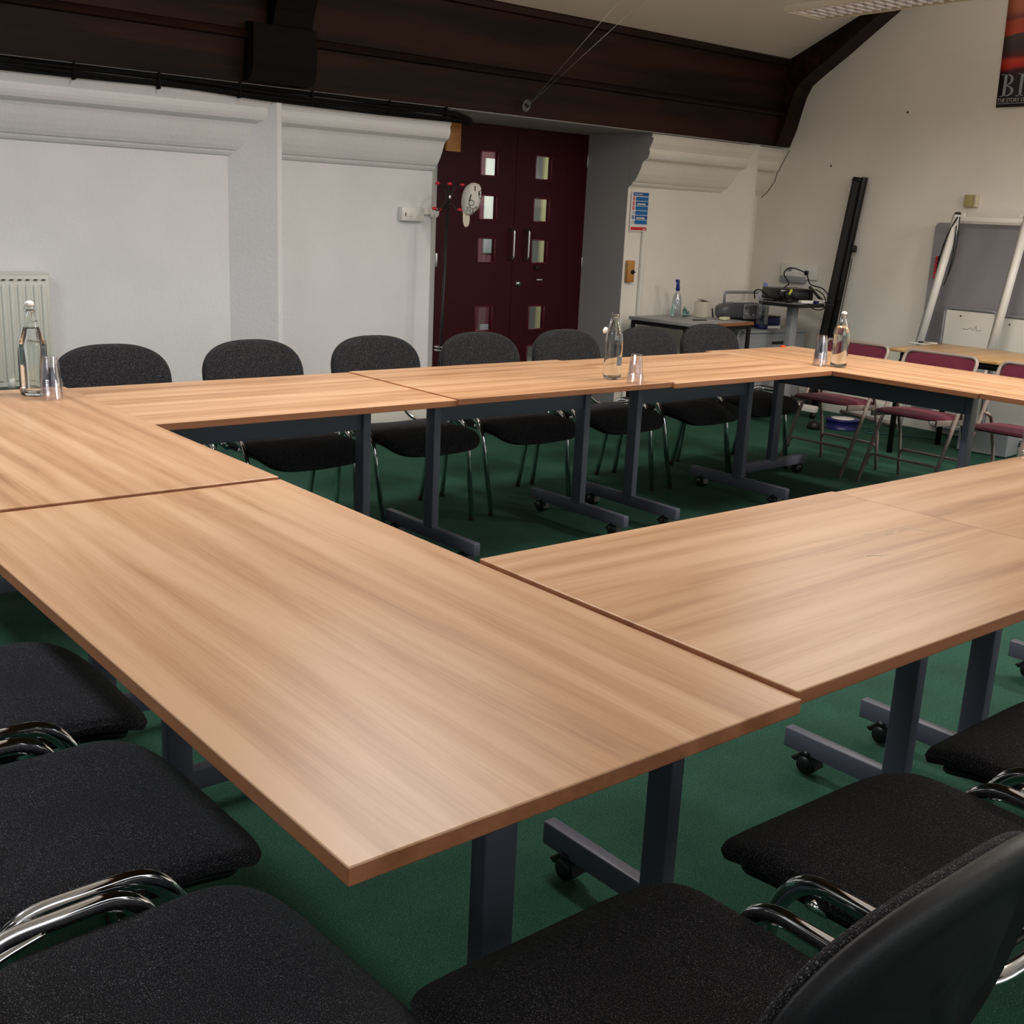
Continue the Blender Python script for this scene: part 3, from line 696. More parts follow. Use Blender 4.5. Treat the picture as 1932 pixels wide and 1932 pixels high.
MB().tube([(-.04+.045*math.cos(2*PI*k/24), .045*math.sin(2*PI*k/24)-.02, .57) for k in range(24)], .004, 8, closed=True).tube([(-.04+.045*math.cos(2*PI*k/24), .045*math.sin(2*PI*k/24)-.02, .548) for k in range(24)], .004, 8, closed=True).build('umbrella_ring', CHROME, cs)
MB().box((-.005, -.012, 1.52), (.018, .01, .022), .003).build('joint_clip', STEEL, cs)
# white cap hanging on the coat stand
cp = empty('baseball_cap', (3.205, 5.10, 1.515)); tag(cp, 'white cap with black doodles hanging on the coat stand', 'cap')
cm = pad(lambda a: (superpt(a, 2.2)[0]*.062*(1+.18*math.cos(2*a+.8)), superpt(a, 2.2)[1]*.108), lambda x, y, r: .055*dome(r, 2.0)+.004*math.sin(x*90), lambda x, y, r: -.01)
Mc = Matrix.Rotation(.42, 4, 'Y') @ Matrix.Rotation(PI/2, 4, 'X')
for v in cm.bm.verts: v.co = Mc @ v.co
cm.build('crown', CAPW, cp)
pk = pad(lambda a: (superpt(a, 2.4)[0]*.028, superpt(a, 2.4)[1]*.058), lambda x, y, r: .004*dome(r)+.2*x*x*8, lambda x, y, r: -.003*dome(r)+.2*x*x*8, rings=5)
Mp = Matrix.Translation((-.035, .0, -.118)) @ Matrix.Rotation(-.05, 4, 'Y') @ Matrix.Rotation(PI/2, 4, 'X')
for v in pk.bm.verts: v.co = Mp @ v.co
pk.build('peak', BEIGED, cp)
def cappt(u, v, d=.002):   # point on the crown's front
    r = min(.98, math.hypot(u/.075, v/.108)); return Mc @ Vector((u, v, .055*dome(r, 2.0)+.004*math.sin(u*90)+d))
dd = MB()
for cx, cy, rr, n in ((-.02, -.035, .017, 3), (.025, .045, .026, 7), (.03, -.06, .02, 5)):
    dd.tube([cappt(cx+rr*math.cos(2*PI*k/14)*(1+.2*math.sin(n*k)), cy+rr*math.sin(2*PI*k/14)) for k in range(14)], .0018, 5, closed=True)
st = [(math.cos(PI/2+k*PI*.4+.3)*(.022 if k % 1 == 0 else .01), math.sin(PI/2+k*PI*.4+.3)*.022) for k in (0, 2, 4, 1, 3)]
dd.tube([cappt(-.012+a, -.072+b) for a, b in st], .0018, 5, closed=True)
for a, b, c2, d2 in ((-.045, .01, -.04, -.03), (.0, .055, .012, .035), (-.03, .075, -.025, .045)): dd.tube([cappt(a, b), cappt(c2, d2)], .0035, 5)
dd.build('doodles', INK, cp)

# ------------------------------------------------------------------ sign, trunking, switch plate right of the doors
sg = empty('fire_action_sign', (0, 0, 0)); tag(sg, 'blue and red fire action notice on the wall right of the doors', 'sign')
X0, X1, Z0, Z1, Ys = 4.958, 5.142, 1.350, 1.648, YB-.004
MB().box(((X0+X1)/2, Ys, (Z0+Z1)/2), (X1-X0, .006, Z1-Z0), .001).build('board', SIGNW, sg)
def sgn(x0, x1, z0, z1, m, nm): return MB().box(((x0+x1)/2, Ys-.0035, (z0+z1)/2), (x1-x0, .002, z1-z0)).build(nm, m, sg)
sgn(X0+.012, X1-.004, Z1-.034, Z1-.008, SIGNB2, 'header')
for i in range(6):
    zt = Z1-.040-i*.0345
    sgn(X0+.045, X1-.004, zt-.030, zt, SIGNB if i not in (1, 4) else SIGNB2, 'instruction_panel')
    sgn(X0+.012, X0+.036, zt-.029, zt-.001, SIGNR if i < 3 else (SIGNB2 if i == 4 else SIGNW), 'pictogram')
    gx = X0+.024
    pg = MB().tube([(gx+.008*math.cos(2*PI*k/12), Ys-.005, zt-.015+.009*math.sin(2*PI*k/12)) for k in range(12)], .0015, 4, closed=True)
    pg.build('pictogram_ring', SIGNW if i < 3 or i == 4 else INK, sg)
for i in (1, 4):
    zt = Z1-.040-i*.0345
    MB().box((X0+.105, Ys-.0052, zt-.019), (.09, .001, .010)).build('write_in_strip', SIGNW, sg)
    MB().lathe([(.003, 0), (.003, .001)], 10, Matrix.Translation((X0+.10, Ys-.006, zt-.019)) @ Matrix.Rotation(PI/2, 4, 'X')).build('mark', SIGNR if i == 1 else INK, sg)
sgn(X0+.008, X1-.006, Z0+.010, Z0+.034, SIGNR, 'footer')
MB().box((X1-.03, Ys-.0052, Z0+.020), (.028, .001, .007)).build('footer_logo', SIGNW, sg)
RT = Matrix.Translation((X0+.022, Ys-.0048, Z1-.027)) @ Matrix.Rotation(PI/2, 4, 'X')
text_mesh('Fire action', .021, RT, 'header_text', SIGNW, sg, .0003)
tag(MB().box((5.112, YB-.012, .93), (.028, .024, .84), .003).build('wall_trunking', WHITEP), 'vertical white cable trunking below the fire action notice', 'trunking')
sw = empty('switch_plate', (4.985, 5.385, 1.05)); tag(sw, 'wooden plate with a black switch beside the door recess', 'switch')
MB().box((0, 0, 0), (.072, .028, .165), .003).build('wooden_plate', PLYW, sw)
MB().lathe([(.017, 0), (.017, .008), (.006, .012), (.005, .03)], 16, Matrix.Translation((.012, -.014, -.004)) @ Matrix.Rotation(PI/2, 4, 'X')).build('toggle', BLACK, sw)

# ------------------------------------------------------------------ small grey table with things
gt = empty('side_table', (5.27, 4.97, 0), .07); tag(gt, 'small grey topped table with black legs beside the door recess', 'table')
MB().box((0, 0, .708), (.70, .66, .024), .001).build('tabletop', GREYT, gt)
MB().box((.12, -.331, .708), (.46, .003, .024)).build('worn_edge', EDGE, gt)
ap = MB()
for s in (-1, 1): ap.box((0, s*.305, .68), (.66, .022, .03)); ap.box((s*.325, 0, .68), (.022, .62, .03))
ap.build('apron', BLACK, gt)
for a in (-1, 1):
    for b_ in (-1, 1): MB().box((a*.325, b_*.305, .346), (.025, .025, .69), .002).build('leg', BLACK, gt)
def at(x, y, z=.72): return (x, y, z)
sp = empty('spray_bottle', (5.33, 5.19, .722), .4); tag(sp, 'clear spray bottle with a blue trigger on the small grey table', 'bottle')
MB().lathe([(.002, .004), (.036, .001), (.040, .008), (.040, .10), (.034, .15), (.018, .185), (.014, .20), (.012, .20), (.012, .186), (.030, .15), (.037, .10), (.037, .010), (.002, .008)], 28).build('clear_body', PET, sp)
MB().lathe([(.016, .195), (.017, .215), (.015, .225)], 20).box((-.004, 0, .245), (.034, .022, .05), .008).box((-.02, 0, .272), (.06, .020, .02), .007).tube([(-.028, 0, .268), (-.030, 0, .24), (-.024, 0, .215)], .004, 8).build('trigger_head', BLUE, sp)
cl = pad(lambda a: (.10*(1+.25*math.sin(3*a+1)+.12*math.sin(7*a)), .06*(1+.2*math.cos(2*a)+.15*math.sin(5*a))), lambda x, y, r: (.055+.022*math.sin(x*95)*math.cos(y*110)+.012*math.sin(x*240+y*130))*dome(r, 2), lambda x, y, r: 0.0, rings=14, seg=80)
for v in cl.bm.verts: v.co += Vector((5.36, 5.145, .7215))
tag(cl.build('cloth', MINT), 'crumpled mint green cloth on the small grey table', 'cloth')
c2 = pad(lambda a: (.045*(1+.25*math.sin(4*a)), .05*(1+.2*math.cos(3*a))), lambda x, y, r: (.085+.03*math.sin(x*120)+.02*math.cos(y*140))*dome(r, 1.6), lambda x, y, r: 0.0, rings=12, seg=60)
for v in c2.bm.verts: v.co += Vector((5.22, 5.12, .7215))
tag(c2.build('cloth', MINT), 'standing fold of mint cloth left of the spray bottle', 'cloth')
tb = empty('card_box', (5.50, 5.07, .721), .2); tag(tb, 'pale card box with an open flap on the small grey table', 'box')
MB().box((0, 0, .06), (.11, .09, .12), .002).build('body', BEIGED, tb)
MB().box((-.01, -.01, .130), (.10, .07, .002), 0, Matrix.Rotation(.25, 3, 'Y')).build('flap', WHITEM, tb)
tag(MB().box((5.49, 4.83, .733), (.10, .06, .025), .01, Matrix.Rotation(.3, 3, 'Z')).build('soap_bar', SPONGE), 'cream oval block at the edge of the small grey table', 'sponge')
tag(MB().box((5.24, 4.86, .7235), (.12, .02, .006), .002, Matrix.Rotation(-.3, 3, 'Z')).build('marker_pen', BLACK), 'black pen lying on the small grey table', 'pen')
tag(MB().box((5.35, 4.83, .7215), (.14, .006, .003), 0, Matrix.Rotation(-.35, 3, 'Z')).build('steel_rod', STEEL), 'thin metal rod lying beside the pen', 'rod')
tag(MB().tube([(5.575, 5.02, .722), (5.565, 5.025, .79)], .006, 8).build('black_pen', BLACK), 'dark pen leaning on the right side of the card box', 'pen')

# ------------------------------------------------------------------ grey cabinet with boombox etc.
gcb = empty('steel_cabinet', (5.98, 4.94, 0), -.12); tag(gcb, 'low grey steel cabinet behind the last charcoal chair', 'cabinet')
MB().box((0, 0, .31), (.74, .44, .62), .004).build('body', GREYM, gcb)
MB().box((0, -.005, .632), (.76, .46, .022), .004).build('top', GREYM, gcb)
dwr = MB().box((.0, -.222, .45), (.70, .012, .26), .003).build('drawer', GREYM, gcb); MB().box((.12, -.234, .545), (.24, .014, .02), .003).build('recessed_handle', BLACK, dwr)
dwr = MB().box((.0, -.222, .17), (.70, .012, .26), .003).build('drawer', GREYM, gcb); MB().box((.12, -.234, .265), (.24, .014, .02), .003).build('recessed_handle', BLACK, dwr)
ZC = .644
bx = empty('boombox', (5.97, 5.06, ZC), -.10); bx.scale = (1.2, 1.1, 1.05); tag(bx, 'silver portable stereo with a raised handle on the grey cabinet', 'stereo')
MB().box((0, 0, .035), (.34, .16, .07), .02).build('base', BLACK, bx)
bo = pad(lambda a: (superpt(a, 3.4)[0]*.225, superpt(a, 3.4)[1]*.065), lambda x, y, r: .07*dome(r, 4), lambda x, y, r: -.06*dome(r, 4))
for v in bo.bm.verts: v.co = Vector((v.co.x, -v.co.z, v.co.y+.115))
bo.build('case', DSILVER, bx)
MB().box((.035, -.072, .115), (.17, .012, .115), .01).build('control_panel', SILVER, bx)
MB().extrude([(-.045+.035, .16), (.045+.035, .16), (.04+.035, .11), (.02+.035, .075), (-.02+.035, .075), (-.04+.035, .11)], 'y', -.082, -.074).build('display', DSILVER, bx)
for kx, kz, rr in ((-.033, .145, .013), (-.033, .10, .006), (.10, .14, .011), (.10, .10, .009), (.035, .088, .006)):
    MB().lathe([(rr, 0), (rr, .008), (rr*.7, .01)], 16, Matrix.Translation((kx, -.077, kz)) @ Matrix.Rotation(PI/2, 4, 'X')).build('knob', DSILVER if rr > .01 else WHITEP, bx)
MB().tube(fillet([(-.17, .0, .16), (-.175, .0, .255), (.175, .0, .255), (.17, .0, .16)], .02), .008, 10, flat=(.011, .006)).build('handle', SILVER, bx)
for k in range(5): MB().box((-.10+k*.03, -.03, .183), (.024, .02, .008), .002).build('button', WHITEP, bx)
wb_ = empty('water_bottle', (5.96, 4.84, ZC)); wb_.scale = (1.1, 1.1, 1.12); tag(wb_, 'large clear plastic water bottle with a blue cap in front of the stereo', 'bottle')
MB().lathe([(.002, .008), (.035, .001), (.042, .01), (.044, .05), (.041, .07), (.044, .09), (.041, .11), (.044, .13), (.044, .20), (.036, .25), (.017, .285), (.013, .30), (.012, .30), (.016, .285), (.034, .25), (.042, .20), (.042, .05), (.040, .012), (.002, .010)], 28).build('clear_body', PET, wb_)
MB().lathe([(.0145, .298), (.0155, .30), (.0155, .318), (.0145, .320)], 20).build('cap', mat('pale_blue_cap', hexc(120, 140, 200), rough=.4), wb_)
MB().lathe([(.0445, .205), (.0448, .206), (.0448, .25), (.0442, .251)], 28).build('label', mat('pale_lilac_label', hexc(205, 205, 222), rough=.5), wb_)
MB().lathe([(.0440, .0), (.0452, .003), (.045, .028), (.044, .03)], 28).build('blue_foot', NAVY, wb_)
tag(MB().box((6.20, 4.98, ZC+.040), (.20, .14, .07), .02).box((6.20, 4.98, ZC+.078), (.20, .13, .012), .005, mi=1).build('blue_case', [NAVY, BLACK]), 'dark blue case on the grey cabinet right of the water bottle', 'case')
tag(MB().box((6.06, 4.81, ZC+.011), (.13, .05, .02), .004, Matrix.Rotation(-.2, 3, 'Z')).build('board_eraser', WHITEM), 'white block lying at the front of the grey cabinet', 'eraser')

# ------------------------------------------------------------------ projector trolley
pt = empty('projector_trolley', (5.86, 4.50, 0)); tag(pt, 'tall projector trolley with a black tray and a grey column', 'trolley')
tray = MB().extrude([(-.20, -.22), (.12, -.22), (.22, -.14), (.26, -.02), (.26, .20), (.18, .26), (-.14, .20), (-.24, .08)], 'z', .858, .882).build('tray', BLACK, pt)
MB().box((0, 0, .8835), (.40, .36, .003)).build('tray_mat', GREYM, tray)
MB().tube(fillet([(.24, -.15, .87), (.31, -.17, .87), (.33, -.03, .90), (.30, .05, .98), (.27, .04, .99)], .03), .011, 10).build('tray_handle', BLACK, tray)
MB().box((.03, 0, .45), (.075, .06, .82), .006).build('column', GREYM, pt)
bsf = MB().box((-.12, 0, .075), (.55, .10, .05), .006); bsf.box((-.36, -.02, .075), (.05, .52, .05), .006); bsf.box((.14, -.04, .075), (.05, .40, .05), .006)
bf = bsf.build('base_frame', WHITEM, pt)
for a, b_ in ((-.36, -.26), (-.36, .22), (.14, -.21), (.14, .13)):
    MB().lathe([(.005, -.012), (.024, -.011), (.025, 0), (.024, .011), (.005, .012)], 16, Matrix.Translation((a, b_, .025)) @ Matrix.Rotation(PI/2, 4, 'Y')).build('castor', CASTOR, bf)
pj = empty('projector', (5.88, 4.56, .886), -.35); tag(pj, 'black projector on the trolley tray', 'projector')
MB().box((0, 0, .055), (.30, .26, .088), .01).build('case', BLACKG, pj)
MB().lathe([(.032, 0), (.034, .018), (.028, .022)], 24, Matrix.Translation((-.08, -.13, .055)) @ Matrix.Rotation(PI/2, 4, 'X')).build('lens', BLACK, pj)
MB().box((.04, -.131, .05), (.12, .004, .05), .002).build('vent', BLACK, pj)
for a in (-.12, .12): MB().lathe([(.01, 0), (.01, .012)], 10, Matrix.Translation((a, -.10, 0))).build('foot', BLACK, pj)
lead = smooth_pts([(5.70, 4.44, .90), (5.72, 4.50, .95), (5.80, 4.52, 1.0), (5.86, 4.54, 1.02), (5.84, 4.58, 1.09), (5.90, 4.57, 1.135), (6.0, 4.50, 1.10), (6.02, 4.46, 1.02), (6.10, 4.40, .99), (6.12, 4.34, .93)], 8)
tag(MB().tube(lead, .0045, 8).build('projector_lead', CABLE), 'black lead looping up over the projector', 'cable')
tag(MB().tube(smooth_pts([(5.72, 4.74, .89), (5.66, 4.70, .95), (5.63, 4.62, .965), (5.66, 4.56, .92), (5.70, 4.52, .892), (5.70, 4.64, .892)], 8), .0045, 8).build('coiled_lead', CABLE), 'black lead coiled at the left end of the trolley tray', 'cable')
tag(MB().tube(smooth_pts([(5.95, 4.36, .99), (5.98, 4.30, .95), (5.98, 4.27, .88), (5.92, 4.26, .845), (5.84, 4.275, .85), (5.80, 4.30, .886)], 8), .004, 8).build('hanging_lead', CABLE), 'thin black lead drooping below the front of the trolley tray', 'cable')
tag(MB().box((5.70, 4.40, .902), (.05, .035, .03), .008).build('plug', BLACK), 'black plug on the trolley tray in front of the projector', 'plug')
tag(MB().box((5.725, 4.415, .965), (.014, .014, .045), .003, Matrix.Rotation(.6, 3, 'Y')).build('yellow_tag', YELLOW), 'yellow tag on the projector lead', 'tag')
tag(MB().box((5.80, 4.325, .898), (.10, .05, .024), .006, Matrix.Rotation(-.3, 3, 'Z')).build('white_adapter', WHITEP), 'white adapter box at the front of the trolley tray', 'adapter')
tag(MB().box((5.90, 4.30, .897), (.035, .03, .022), .004).build('blue_connector', NAVY), 'blue video connector beside the white adapter', 'connector')
tag(MB().tube(fillet([(5.94, 4.31, .892), (6.05, 4.31, .905), (6.05, 4.38, .905), (5.94, 4.38, .892)], .02, 4), .005, 8).build('white_clip', WHITEP), 'white wire loop at the right end of the trolley tray', 'clip')

# ------------------------------------------------------------------ right wall things
so = empty('socket_panel', (0, 0, 0)); tag(so, 'white socket panel on the right wall behind the projector', 'socket')
MB().box((XR-.012, 4.885, 1.09), (.024, .36, .12), .004).build('panel', WHITEP, so)
MB().box((XR-.03, 4.93, 1.025), (.04, .24, .05), .006).build('lower_box', GREYM, so)
MB().box((XR-.03, 4.80, 1.085), (.024, .03, .035), .005).build('plug', BLACKG, so); MB().box((XR-.026, 4.98, 1.10), (.004, .05, .02)).build('outlet_slots', LABELG, so)
sc_ = empty('projection_screen', (0, 0, 0)); tag(sc_, 'long black folded tripod screen leaning in the corner by the right wall', 'screen')
A = Vector((6.31, 4.55, .03)); B = Vector((6.395, 4.40, 1.80)); ax = (B-A).normalized()
side = Vector((0, -1, 0)); side = (side - ax*side.dot(ax)).normalized(); out = ax.cross(side)
def oct_tube(a, b, r, flat=1.0):
    mb = MB(); mb.tube([a, b], r, 8, flat=(r, r*flat)); 
    for f in mb.bm.faces: f.smooth = False
    return mb
oct_tube(A, B, .044).build('case', BLACK, sc_)
oct_tube(A+side*.062+ax*.02, B+side*.055+ax*.035, .026).build('tripod_tube', BLACKG, sc_)
MB().lathe([(.045, 0), (.048, .01), (.04, .03)], 16, Matrix.Translation(B) @ ax.to_track_quat('Z', 'Y').to_matrix().to_4x4()).build('end_cap', BLACK, sc_)
for t, nm in ((.72, 'clamp_knob'), (.21, 'lower_clamp'), (.26, 'latch')):
    p = A.lerp(B, t)+side*.095; MB().box(p, (.05, .03, .055), .01).build(nm, BLACK, sc_)
MB().tube([A.lerp(B, .22)+side*.11, A.lerp(B, .68)+side*.098], .003, 6).build('pull_cord', BLACK, sc_)
for k, t in enumerate((.32,)): MB().box(A.lerp(B, t)+side*.07-out*.03, (.012, .012, .03), .003).build('rivet', STEEL, sc_)
tag(MB().box((XR-.015, 3.475, 1.675), (.03, .085, .085), .004).box((XR-.022, 3.425, 1.675), (.036, .02, .085), .003, mi=1).build('thermostat', [BEIGEP, mat('pale_beige_plastic', hexc(206, 198, 170), rough=.4)]), 'small beige thermostat box on the right wall above the flip chart frame', 'thermostat')

# poster (flat print on the wall, cut by the frame)
po = empty('poster', (0, 0, 0)); tag(po, 'dark orange sunset poster with large letters on the right wall, top right', 'poster')
ptm = bpy.data.materials.new('poster_print'); ptm.use_nodes = True; nt = ptm.node_tree
tc = nt.nodes.new('ShaderNodeTexCoord'); sx = nt.nodes.new('ShaderNodeSeparateXYZ'); nt.links.new(tc.outputs['Object'], sx.inputs[0])
nz = nt.nodes.new('ShaderNodeTexNoise'); nz.inputs['Scale'].default_value = 5; nt.links.new(tc.outputs['Object'], nz.inputs['Vector'])
ad = nt.nodes.new('ShaderNodeMath'); ad.operation = 'MULTIPLY_ADD'; ad.inputs[1].default_value = .07; nt.links.new(nz.outputs['Fac'], ad.inputs[0]); nt.links.new(sx.outputs['Z'], ad.inputs[2])
mrr = nt.nodes.new('ShaderNodeMapRange'); mrr.inputs['From Min'].default_value = 2.33; mrr.inputs['From Max'].default_value = 3.16; nt.links.new(ad.outputs[0], mrr.inputs['Value'])
rp = ramp(nt, [(0, hexc(40, 32, 38)), (.24, hexc(42, 32, 38)), (.30, hexc(60, 36, 44)), (.335, hexc(200, 48, 40)), (.375, hexc(215, 70, 50)), (.41, hexc(96, 44, 46)), (.46, hexc(72, 62, 62)), (.565, hexc(84, 74, 70)), (.575, hexc(200, 84, 62)), (.68, hexc(190, 90, 70)), (.70, hexc(130, 70, 74)), (.76, hexc(190, 110, 84)), (1, hexc(200, 120, 90))])
nt.links.new(mrr.outputs[0], rp.inputs['Fac']); nt.links.new(rp.outputs['Color'], nt.nodes['Principled BSDF'].inputs['Base Color']); nt.nodes['Principled BSDF'].inputs['Roughness'].default_value = .4
mb = MB(); n = 16; vs = []; fs = []
for i in range(n+1):
    for j in range(9):
        z = 2.302+i*(.86/n); y = 3.392-j*.6/8; vs.append((XR-.004-.012*max(0, (2.36-z)/.06)*abs(math.sin(j*1.1)) , y+.02*(z-2.3)/.7, z))
for i in range(n):
    for j in range(8): fs.append((i*9+j, i*9+j+1, (i+1)*9+j+1, (i+1)*9+j))
mb.add(vs, fs, 0, True); sheet = mb.build('sheet', ptm, po); sheet.modifiers.new('thickness', 'SOLIDIFY').thickness = .0008
PT = mat('poster_lettering', hexc(150, 156, 164), rough=.4)
RY = Matrix.Rotation(-PI/2, 4, 'Z') @ Matrix.Rotation(PI/2, 4, 'X')     # text reading towards -y, facing -x
def glyph(y_l, z_b, kind):
    """serif capital built from thick stem, hairline serifs and contrasted bowls; y runs to the right as -y"""
    xx = XR-.0065; h = .146; 
    m_ = MB(); Yc = lambda u: y_l-u
    m_.box((xx, Yc(.030), z_b+h/2), (.0012, .020, h))
    for z in (z_b+.002, z_b+h-.002): m_.box((xx, Yc(.026), z), (.0012, .052, .005))
    if kind == 'B':
        for (zc, bh, bw) in ((z_b+h*.745, h*.255, .050), (z_b+h*.245, h*.245, .060)):
            n = 18; vs = []; fs = []
            for k in range(n+1):
                t = -PI/2+PI*k/n; c_, s_ = math.cos(t), math.sin(t)
                vs.append((xx-.0006, Yc(.036+bw*c_), zc+bh*s_)); vs.append((xx-.0006, Yc(.036+(bw-.019)*c_), zc+(bh-.006)*s_))
            for k in range(n): fs.append((2*k, 2*k+2, 2*k+3, 2*k+1))
            m_.add(vs, fs)
    return m_.build('title_letter', PT, po)
glyph(3.378, 2.372, 'B'); glyph(3.262, 2.372, 'I')
text_mesh('THE STORY O', .036, Matrix.Translation((XR-.013, 3.385, 2.335)) @ RY, 'subtitle', mat('poster_small_text', hexc(190, 184, 182), rough=.5), po, .0004, .85)
MB().box((XR-.016, 3.28, 2.325), (.001, .2, .004)).build('credit_line', PT, po)

# grey pin board, flip chart frame, whiteboards
pbm = MB().extrude([(3.70, .10), (3.70, 1.49), (3.688, 1.508), (3.67, 1.518), (2.30, 1.518), (2.30, .10)], 'x', XR-.05, XR-.03)
tag(pbm.build('pinboard', FELT), 'large grey felt pinboard standing against the right wall', 'pinboard')
wbx = XR-.10
def whiteboard(y0, y1, z0, z1, x, lab):
    e = empty('whiteboard', (0, 0, 0)); tag(e, lab, 'whiteboard')
    MB().box((x, (y0+y1)/2, (z0+z1)/2), (.014, abs(y1-y0)-.03, z1-z0-.03)).build('panel', WBOARD, e)
    MB().tube(fillet([(x, y0, z0), (x, y0, z1), (x, y1, z1), (x, y1, z0)], .04, 6, True), .013, 10, closed=True, flat=(.011, .016)).build('rim', SILVER, e)
    return e
w1 = whiteboard(3.50, 3.10, .06, .925, wbx, 'whiteboard with faint pen marks standing behind the flip chart frame')
w2 = whiteboard(3.085, 2.20, .05, .905, wbx, 'second whiteboard at the right edge, right of the flip chart rail')
MB().tube(smooth_pts([(wbx-.009, 3.34, .79), (wbx-.009, 3.31, .785), (wbx-.009, 3.28, .80), (wbx-.009, 3.26, .785), (wbx-.009, 3.24, .82), (wbx-.009, 3.235, .785), (wbx-.009, 3.20, .79)], 4), .0012, 5).build('faint_scribble', LABELG, w1)
for e_, y, z in ((w1, 3.37, .875), (w2, 3.00, .85)): MB().lathe([(.006, 0), (.006, .003)], 10, Matrix.Translation((wbx-.007, y, z)) @ Matrix.Rotation(-PI/2, 4, 'Y')).build('fixing_hole', INK, e_)
ff = empty('flipchart_frame', (0, 0, 0)); tag(ff, 'white tubular flip chart easel frame standing before the pinboard', 'easel')
XA, XB = XR-.16, XR-.30
for (yt, yb) in ((3.475, 3.555), (2.962, 3.01)):
    r_ = MB().tube([(XA, yt, 1.575), (XB, yb, .66)], .02, 4, flat=(.024, .034)); r_.tube([(XB, yb, .66), (XB-.08, yb+.02, .03)], .014, 8)
    ro_ = r_.build('rail', WHITEM, ff)
    MB().lathe([(.022, 0), (.022, .012), (.014, .018)], 14, Matrix.Translation((XA, yt, 1.575))).build('end_cap', BLACK, ro_)
MB().box((XA+.005, 3.218, 1.545), (.03, .50, .032), .004).build('top_bar', WHITEM, ff)
for y in (3.43, 3.01): MB().box((XA, y, 1.573), (.012, .03, .03), .005).build('hook', WHITEM, ff)
tr_ = MB().box((XB-.02, 3.31, .665), (.06, .60, .014), .004).build('pen_tray', WHITEM, ff)
MB().box((XB-.02, 3.53, .676), (.03, .03, .012), .003).box((XB-.02, 3.03, .655), (.03, .03, .012), .003).build('tray_stop', BLACK, tr_)
tag(MB().tube([(XB-.02, 3.50, .679), (XB-.02, 3.40, .679)], .008, 10).build('marker_pen', BEIGED), 'pale marker lying in the easel pen tray', 'pen')
tag(MB().lathe([(.012, 0), (.012, .014)], 14, Matrix.Translation((XB-.02, 3.36, .672))).build('magnet', BLACK), 'black round magnet on the easel pen tray', 'magnet')
tag(MB().tube(smooth_pts([(XA-.03, 3.455, 1.56), (XA-.035, 3.50, 1.46), (XA-.035, 3.53, 1.36), (XA-.035, 3.545, 1.28)], 6), .0055, 8).build('strap', BLACK), 'black strap hanging left of the easel rail', 'strap')
tag(MB().tube(smooth_pts([(XA-.03, 3.44, 1.56), (XA-.035, 3.43, 1.40), (XA-.04, 3.44, 1.24), (XA-.045, 3.47, 1.12), (XA-.05, 3.48, 1.08)], 6), .004, 8).tube(smooth_pts([(XA-.03, 3.455, 1.5), (XA-.035, 3.45, 1.3), (XA-.04, 3.465, 1.15), (XA-.05, 3.48, 1.08)], 6), .004, 8).build('strap_loop', BLACK), 'dark strap loop hanging right of the easel rail', 'strap')
mk = empty('marker_holder', (XR-.055, 3.625, 1.20)); tag(mk, 'black holder with red marker tips beside the easel rail', 'marker holder')
MB().box((-.01, -.012, 0), (.03, .035, .165), .003).build('holder', BLACK, mk)
for k in range(6): MB().box((-.012, .014, -.068+k*.0272), (.026, .022, .023), .005).build('red_tip', RED, mk)

# wooden side table at the right
st_ = empty('rear_table', (5.66, 2.62, 0)); tag(st_, 'pale wood table with black legs between the maroon chairs and the pinboard', 'table')
MB().box((0, 0, .688), (.70, 1.30, .024), .006).build('tabletop', TOP2, st_)
for x in (-.30, .30): MB().tube(fillet([(x, .575, .0), (x, .575, .655), (x, -.575, .655), (x, -.575, .0)], .06), .018, 4, flat=(.016, .022)).build('leg_frame', BLACK, st_)
MB().box((0, .575, .655), (.60, .03, .03), .003).box((0, -.575, .655), (.60, .03, .03), .003).build('apron', BLACK, st_)
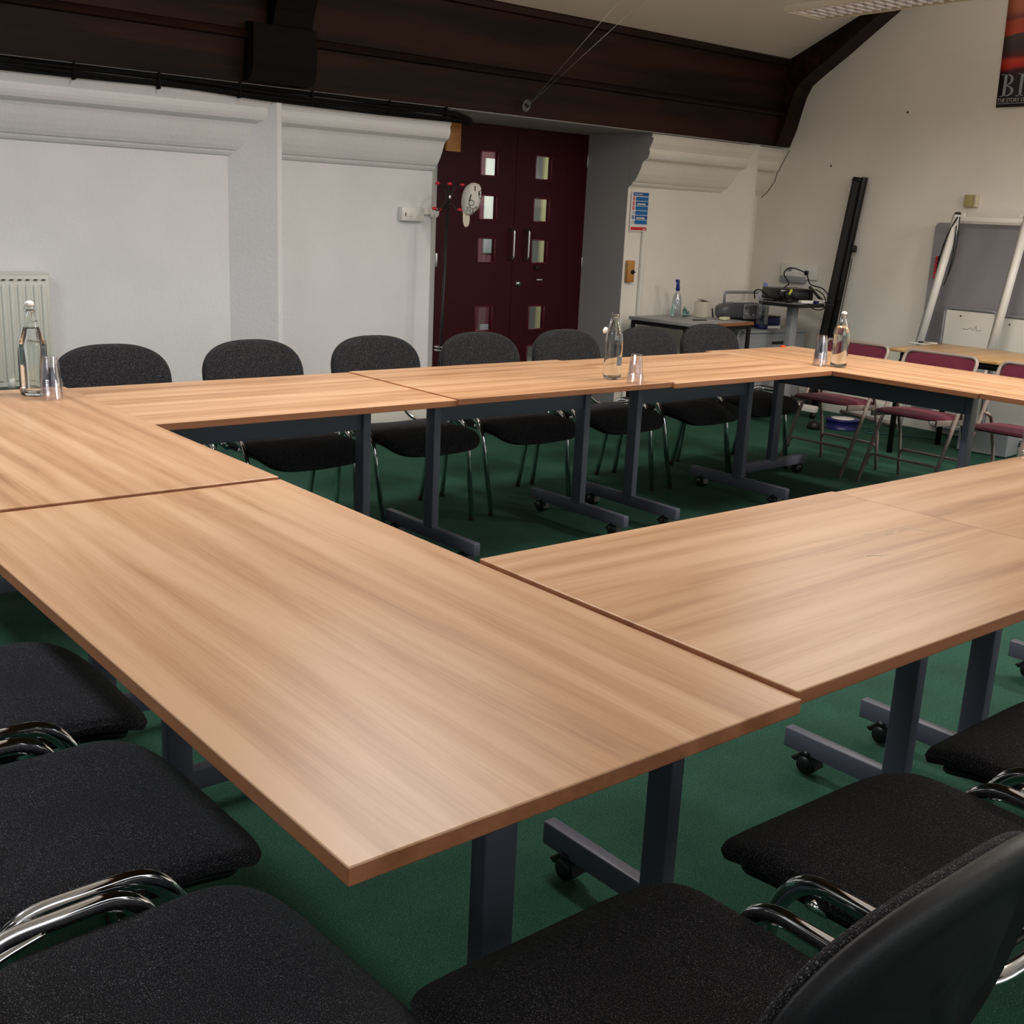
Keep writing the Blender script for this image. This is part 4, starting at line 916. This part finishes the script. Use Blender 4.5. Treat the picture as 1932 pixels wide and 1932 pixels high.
# spool, box, floor lead
cr = empty('cable_reel', (5.86, 3.92, 0)); tag(cr, 'blue reel with a white top lying on the carpet under the chairs', 'reel')
MB().lathe([(.125, .0), (.128, .006), (.12, .012), (.118, .06), (.128, .066), (.125, .074)], 36).build('drum', NAVY, cr)
MB().lathe([(.03, .0745), (.085, .075), (.085, .078), (.03, .0785)], 32).build('white_label', WHITEM, cr)
tag(MB().tube(smooth_pts([(5.99, 3.90, .006), (6.05, 3.80, .006), (5.98, 3.75, .006), (5.85, 3.70, .006), (6.0, 3.55, .006), (6.1, 3.3, .006)], 8), .004, 8).build('floor_lead', mat('teal_cable', hexc(30, 90, 90), rough=.6)), 'thin teal lead trailing on the carpet from the reel', 'cable')
tag(MB().tube([(XR-.06, 4.30, .03), (XR-.20, 3.72, .03)], .016, 10).build('metal_pole', TAUPE), 'grey brown pole lying on the floor along the right wall', 'pole')
tag(MB().box((6.02, 2.86, .09), (.20, .34, .17), .006, Matrix.Rotation(.1, 3, 'Z')).build('storage_box', mat('translucent_grey_box', hexc(160, 162, 168), rough=.35)), 'grey plastic box on the floor under the wooden table', 'box')
tag(MB().lathe([(.05, 0), (.055, .01), (.05, .05), (.02, .06)], 20, Matrix.Translation((5.63, 4.0, 0))).build('weight', BLACK), 'small black weight on the carpet left of the blue reel', 'weight')

# thin wires hanging from the ceiling with a coil at the timber
wc = empty('wire_coil', (0, 0, 0)); tag(wc, 'thin coiled wire on the timber above the doors with two strands to the ceiling', 'wire')
P0 = Vector((3.63, 5.078, 2.125)); 
for (a, nm) in ((Vector((3.938, 4.6, 2.758)), 0), (Vector((4.148, 4.6, 2.788)), 1)):
    d = a-P0; MB().tube([P0, P0+d*1.12], .0016, 5).build('strand', STEEL, wc)
cc = MB()
for k in range(4): cc.tube([P0+Vector((.028*math.cos(2*PI*i/16)-.02, -.004*k, .026*math.sin(2*PI*i/16)-.012+.006*k)) for i in range(16)], .0022, 5, closed=True)
cc.build('coil', mat('grey_wire', hexc(120, 120, 120), rough=.5), wc)
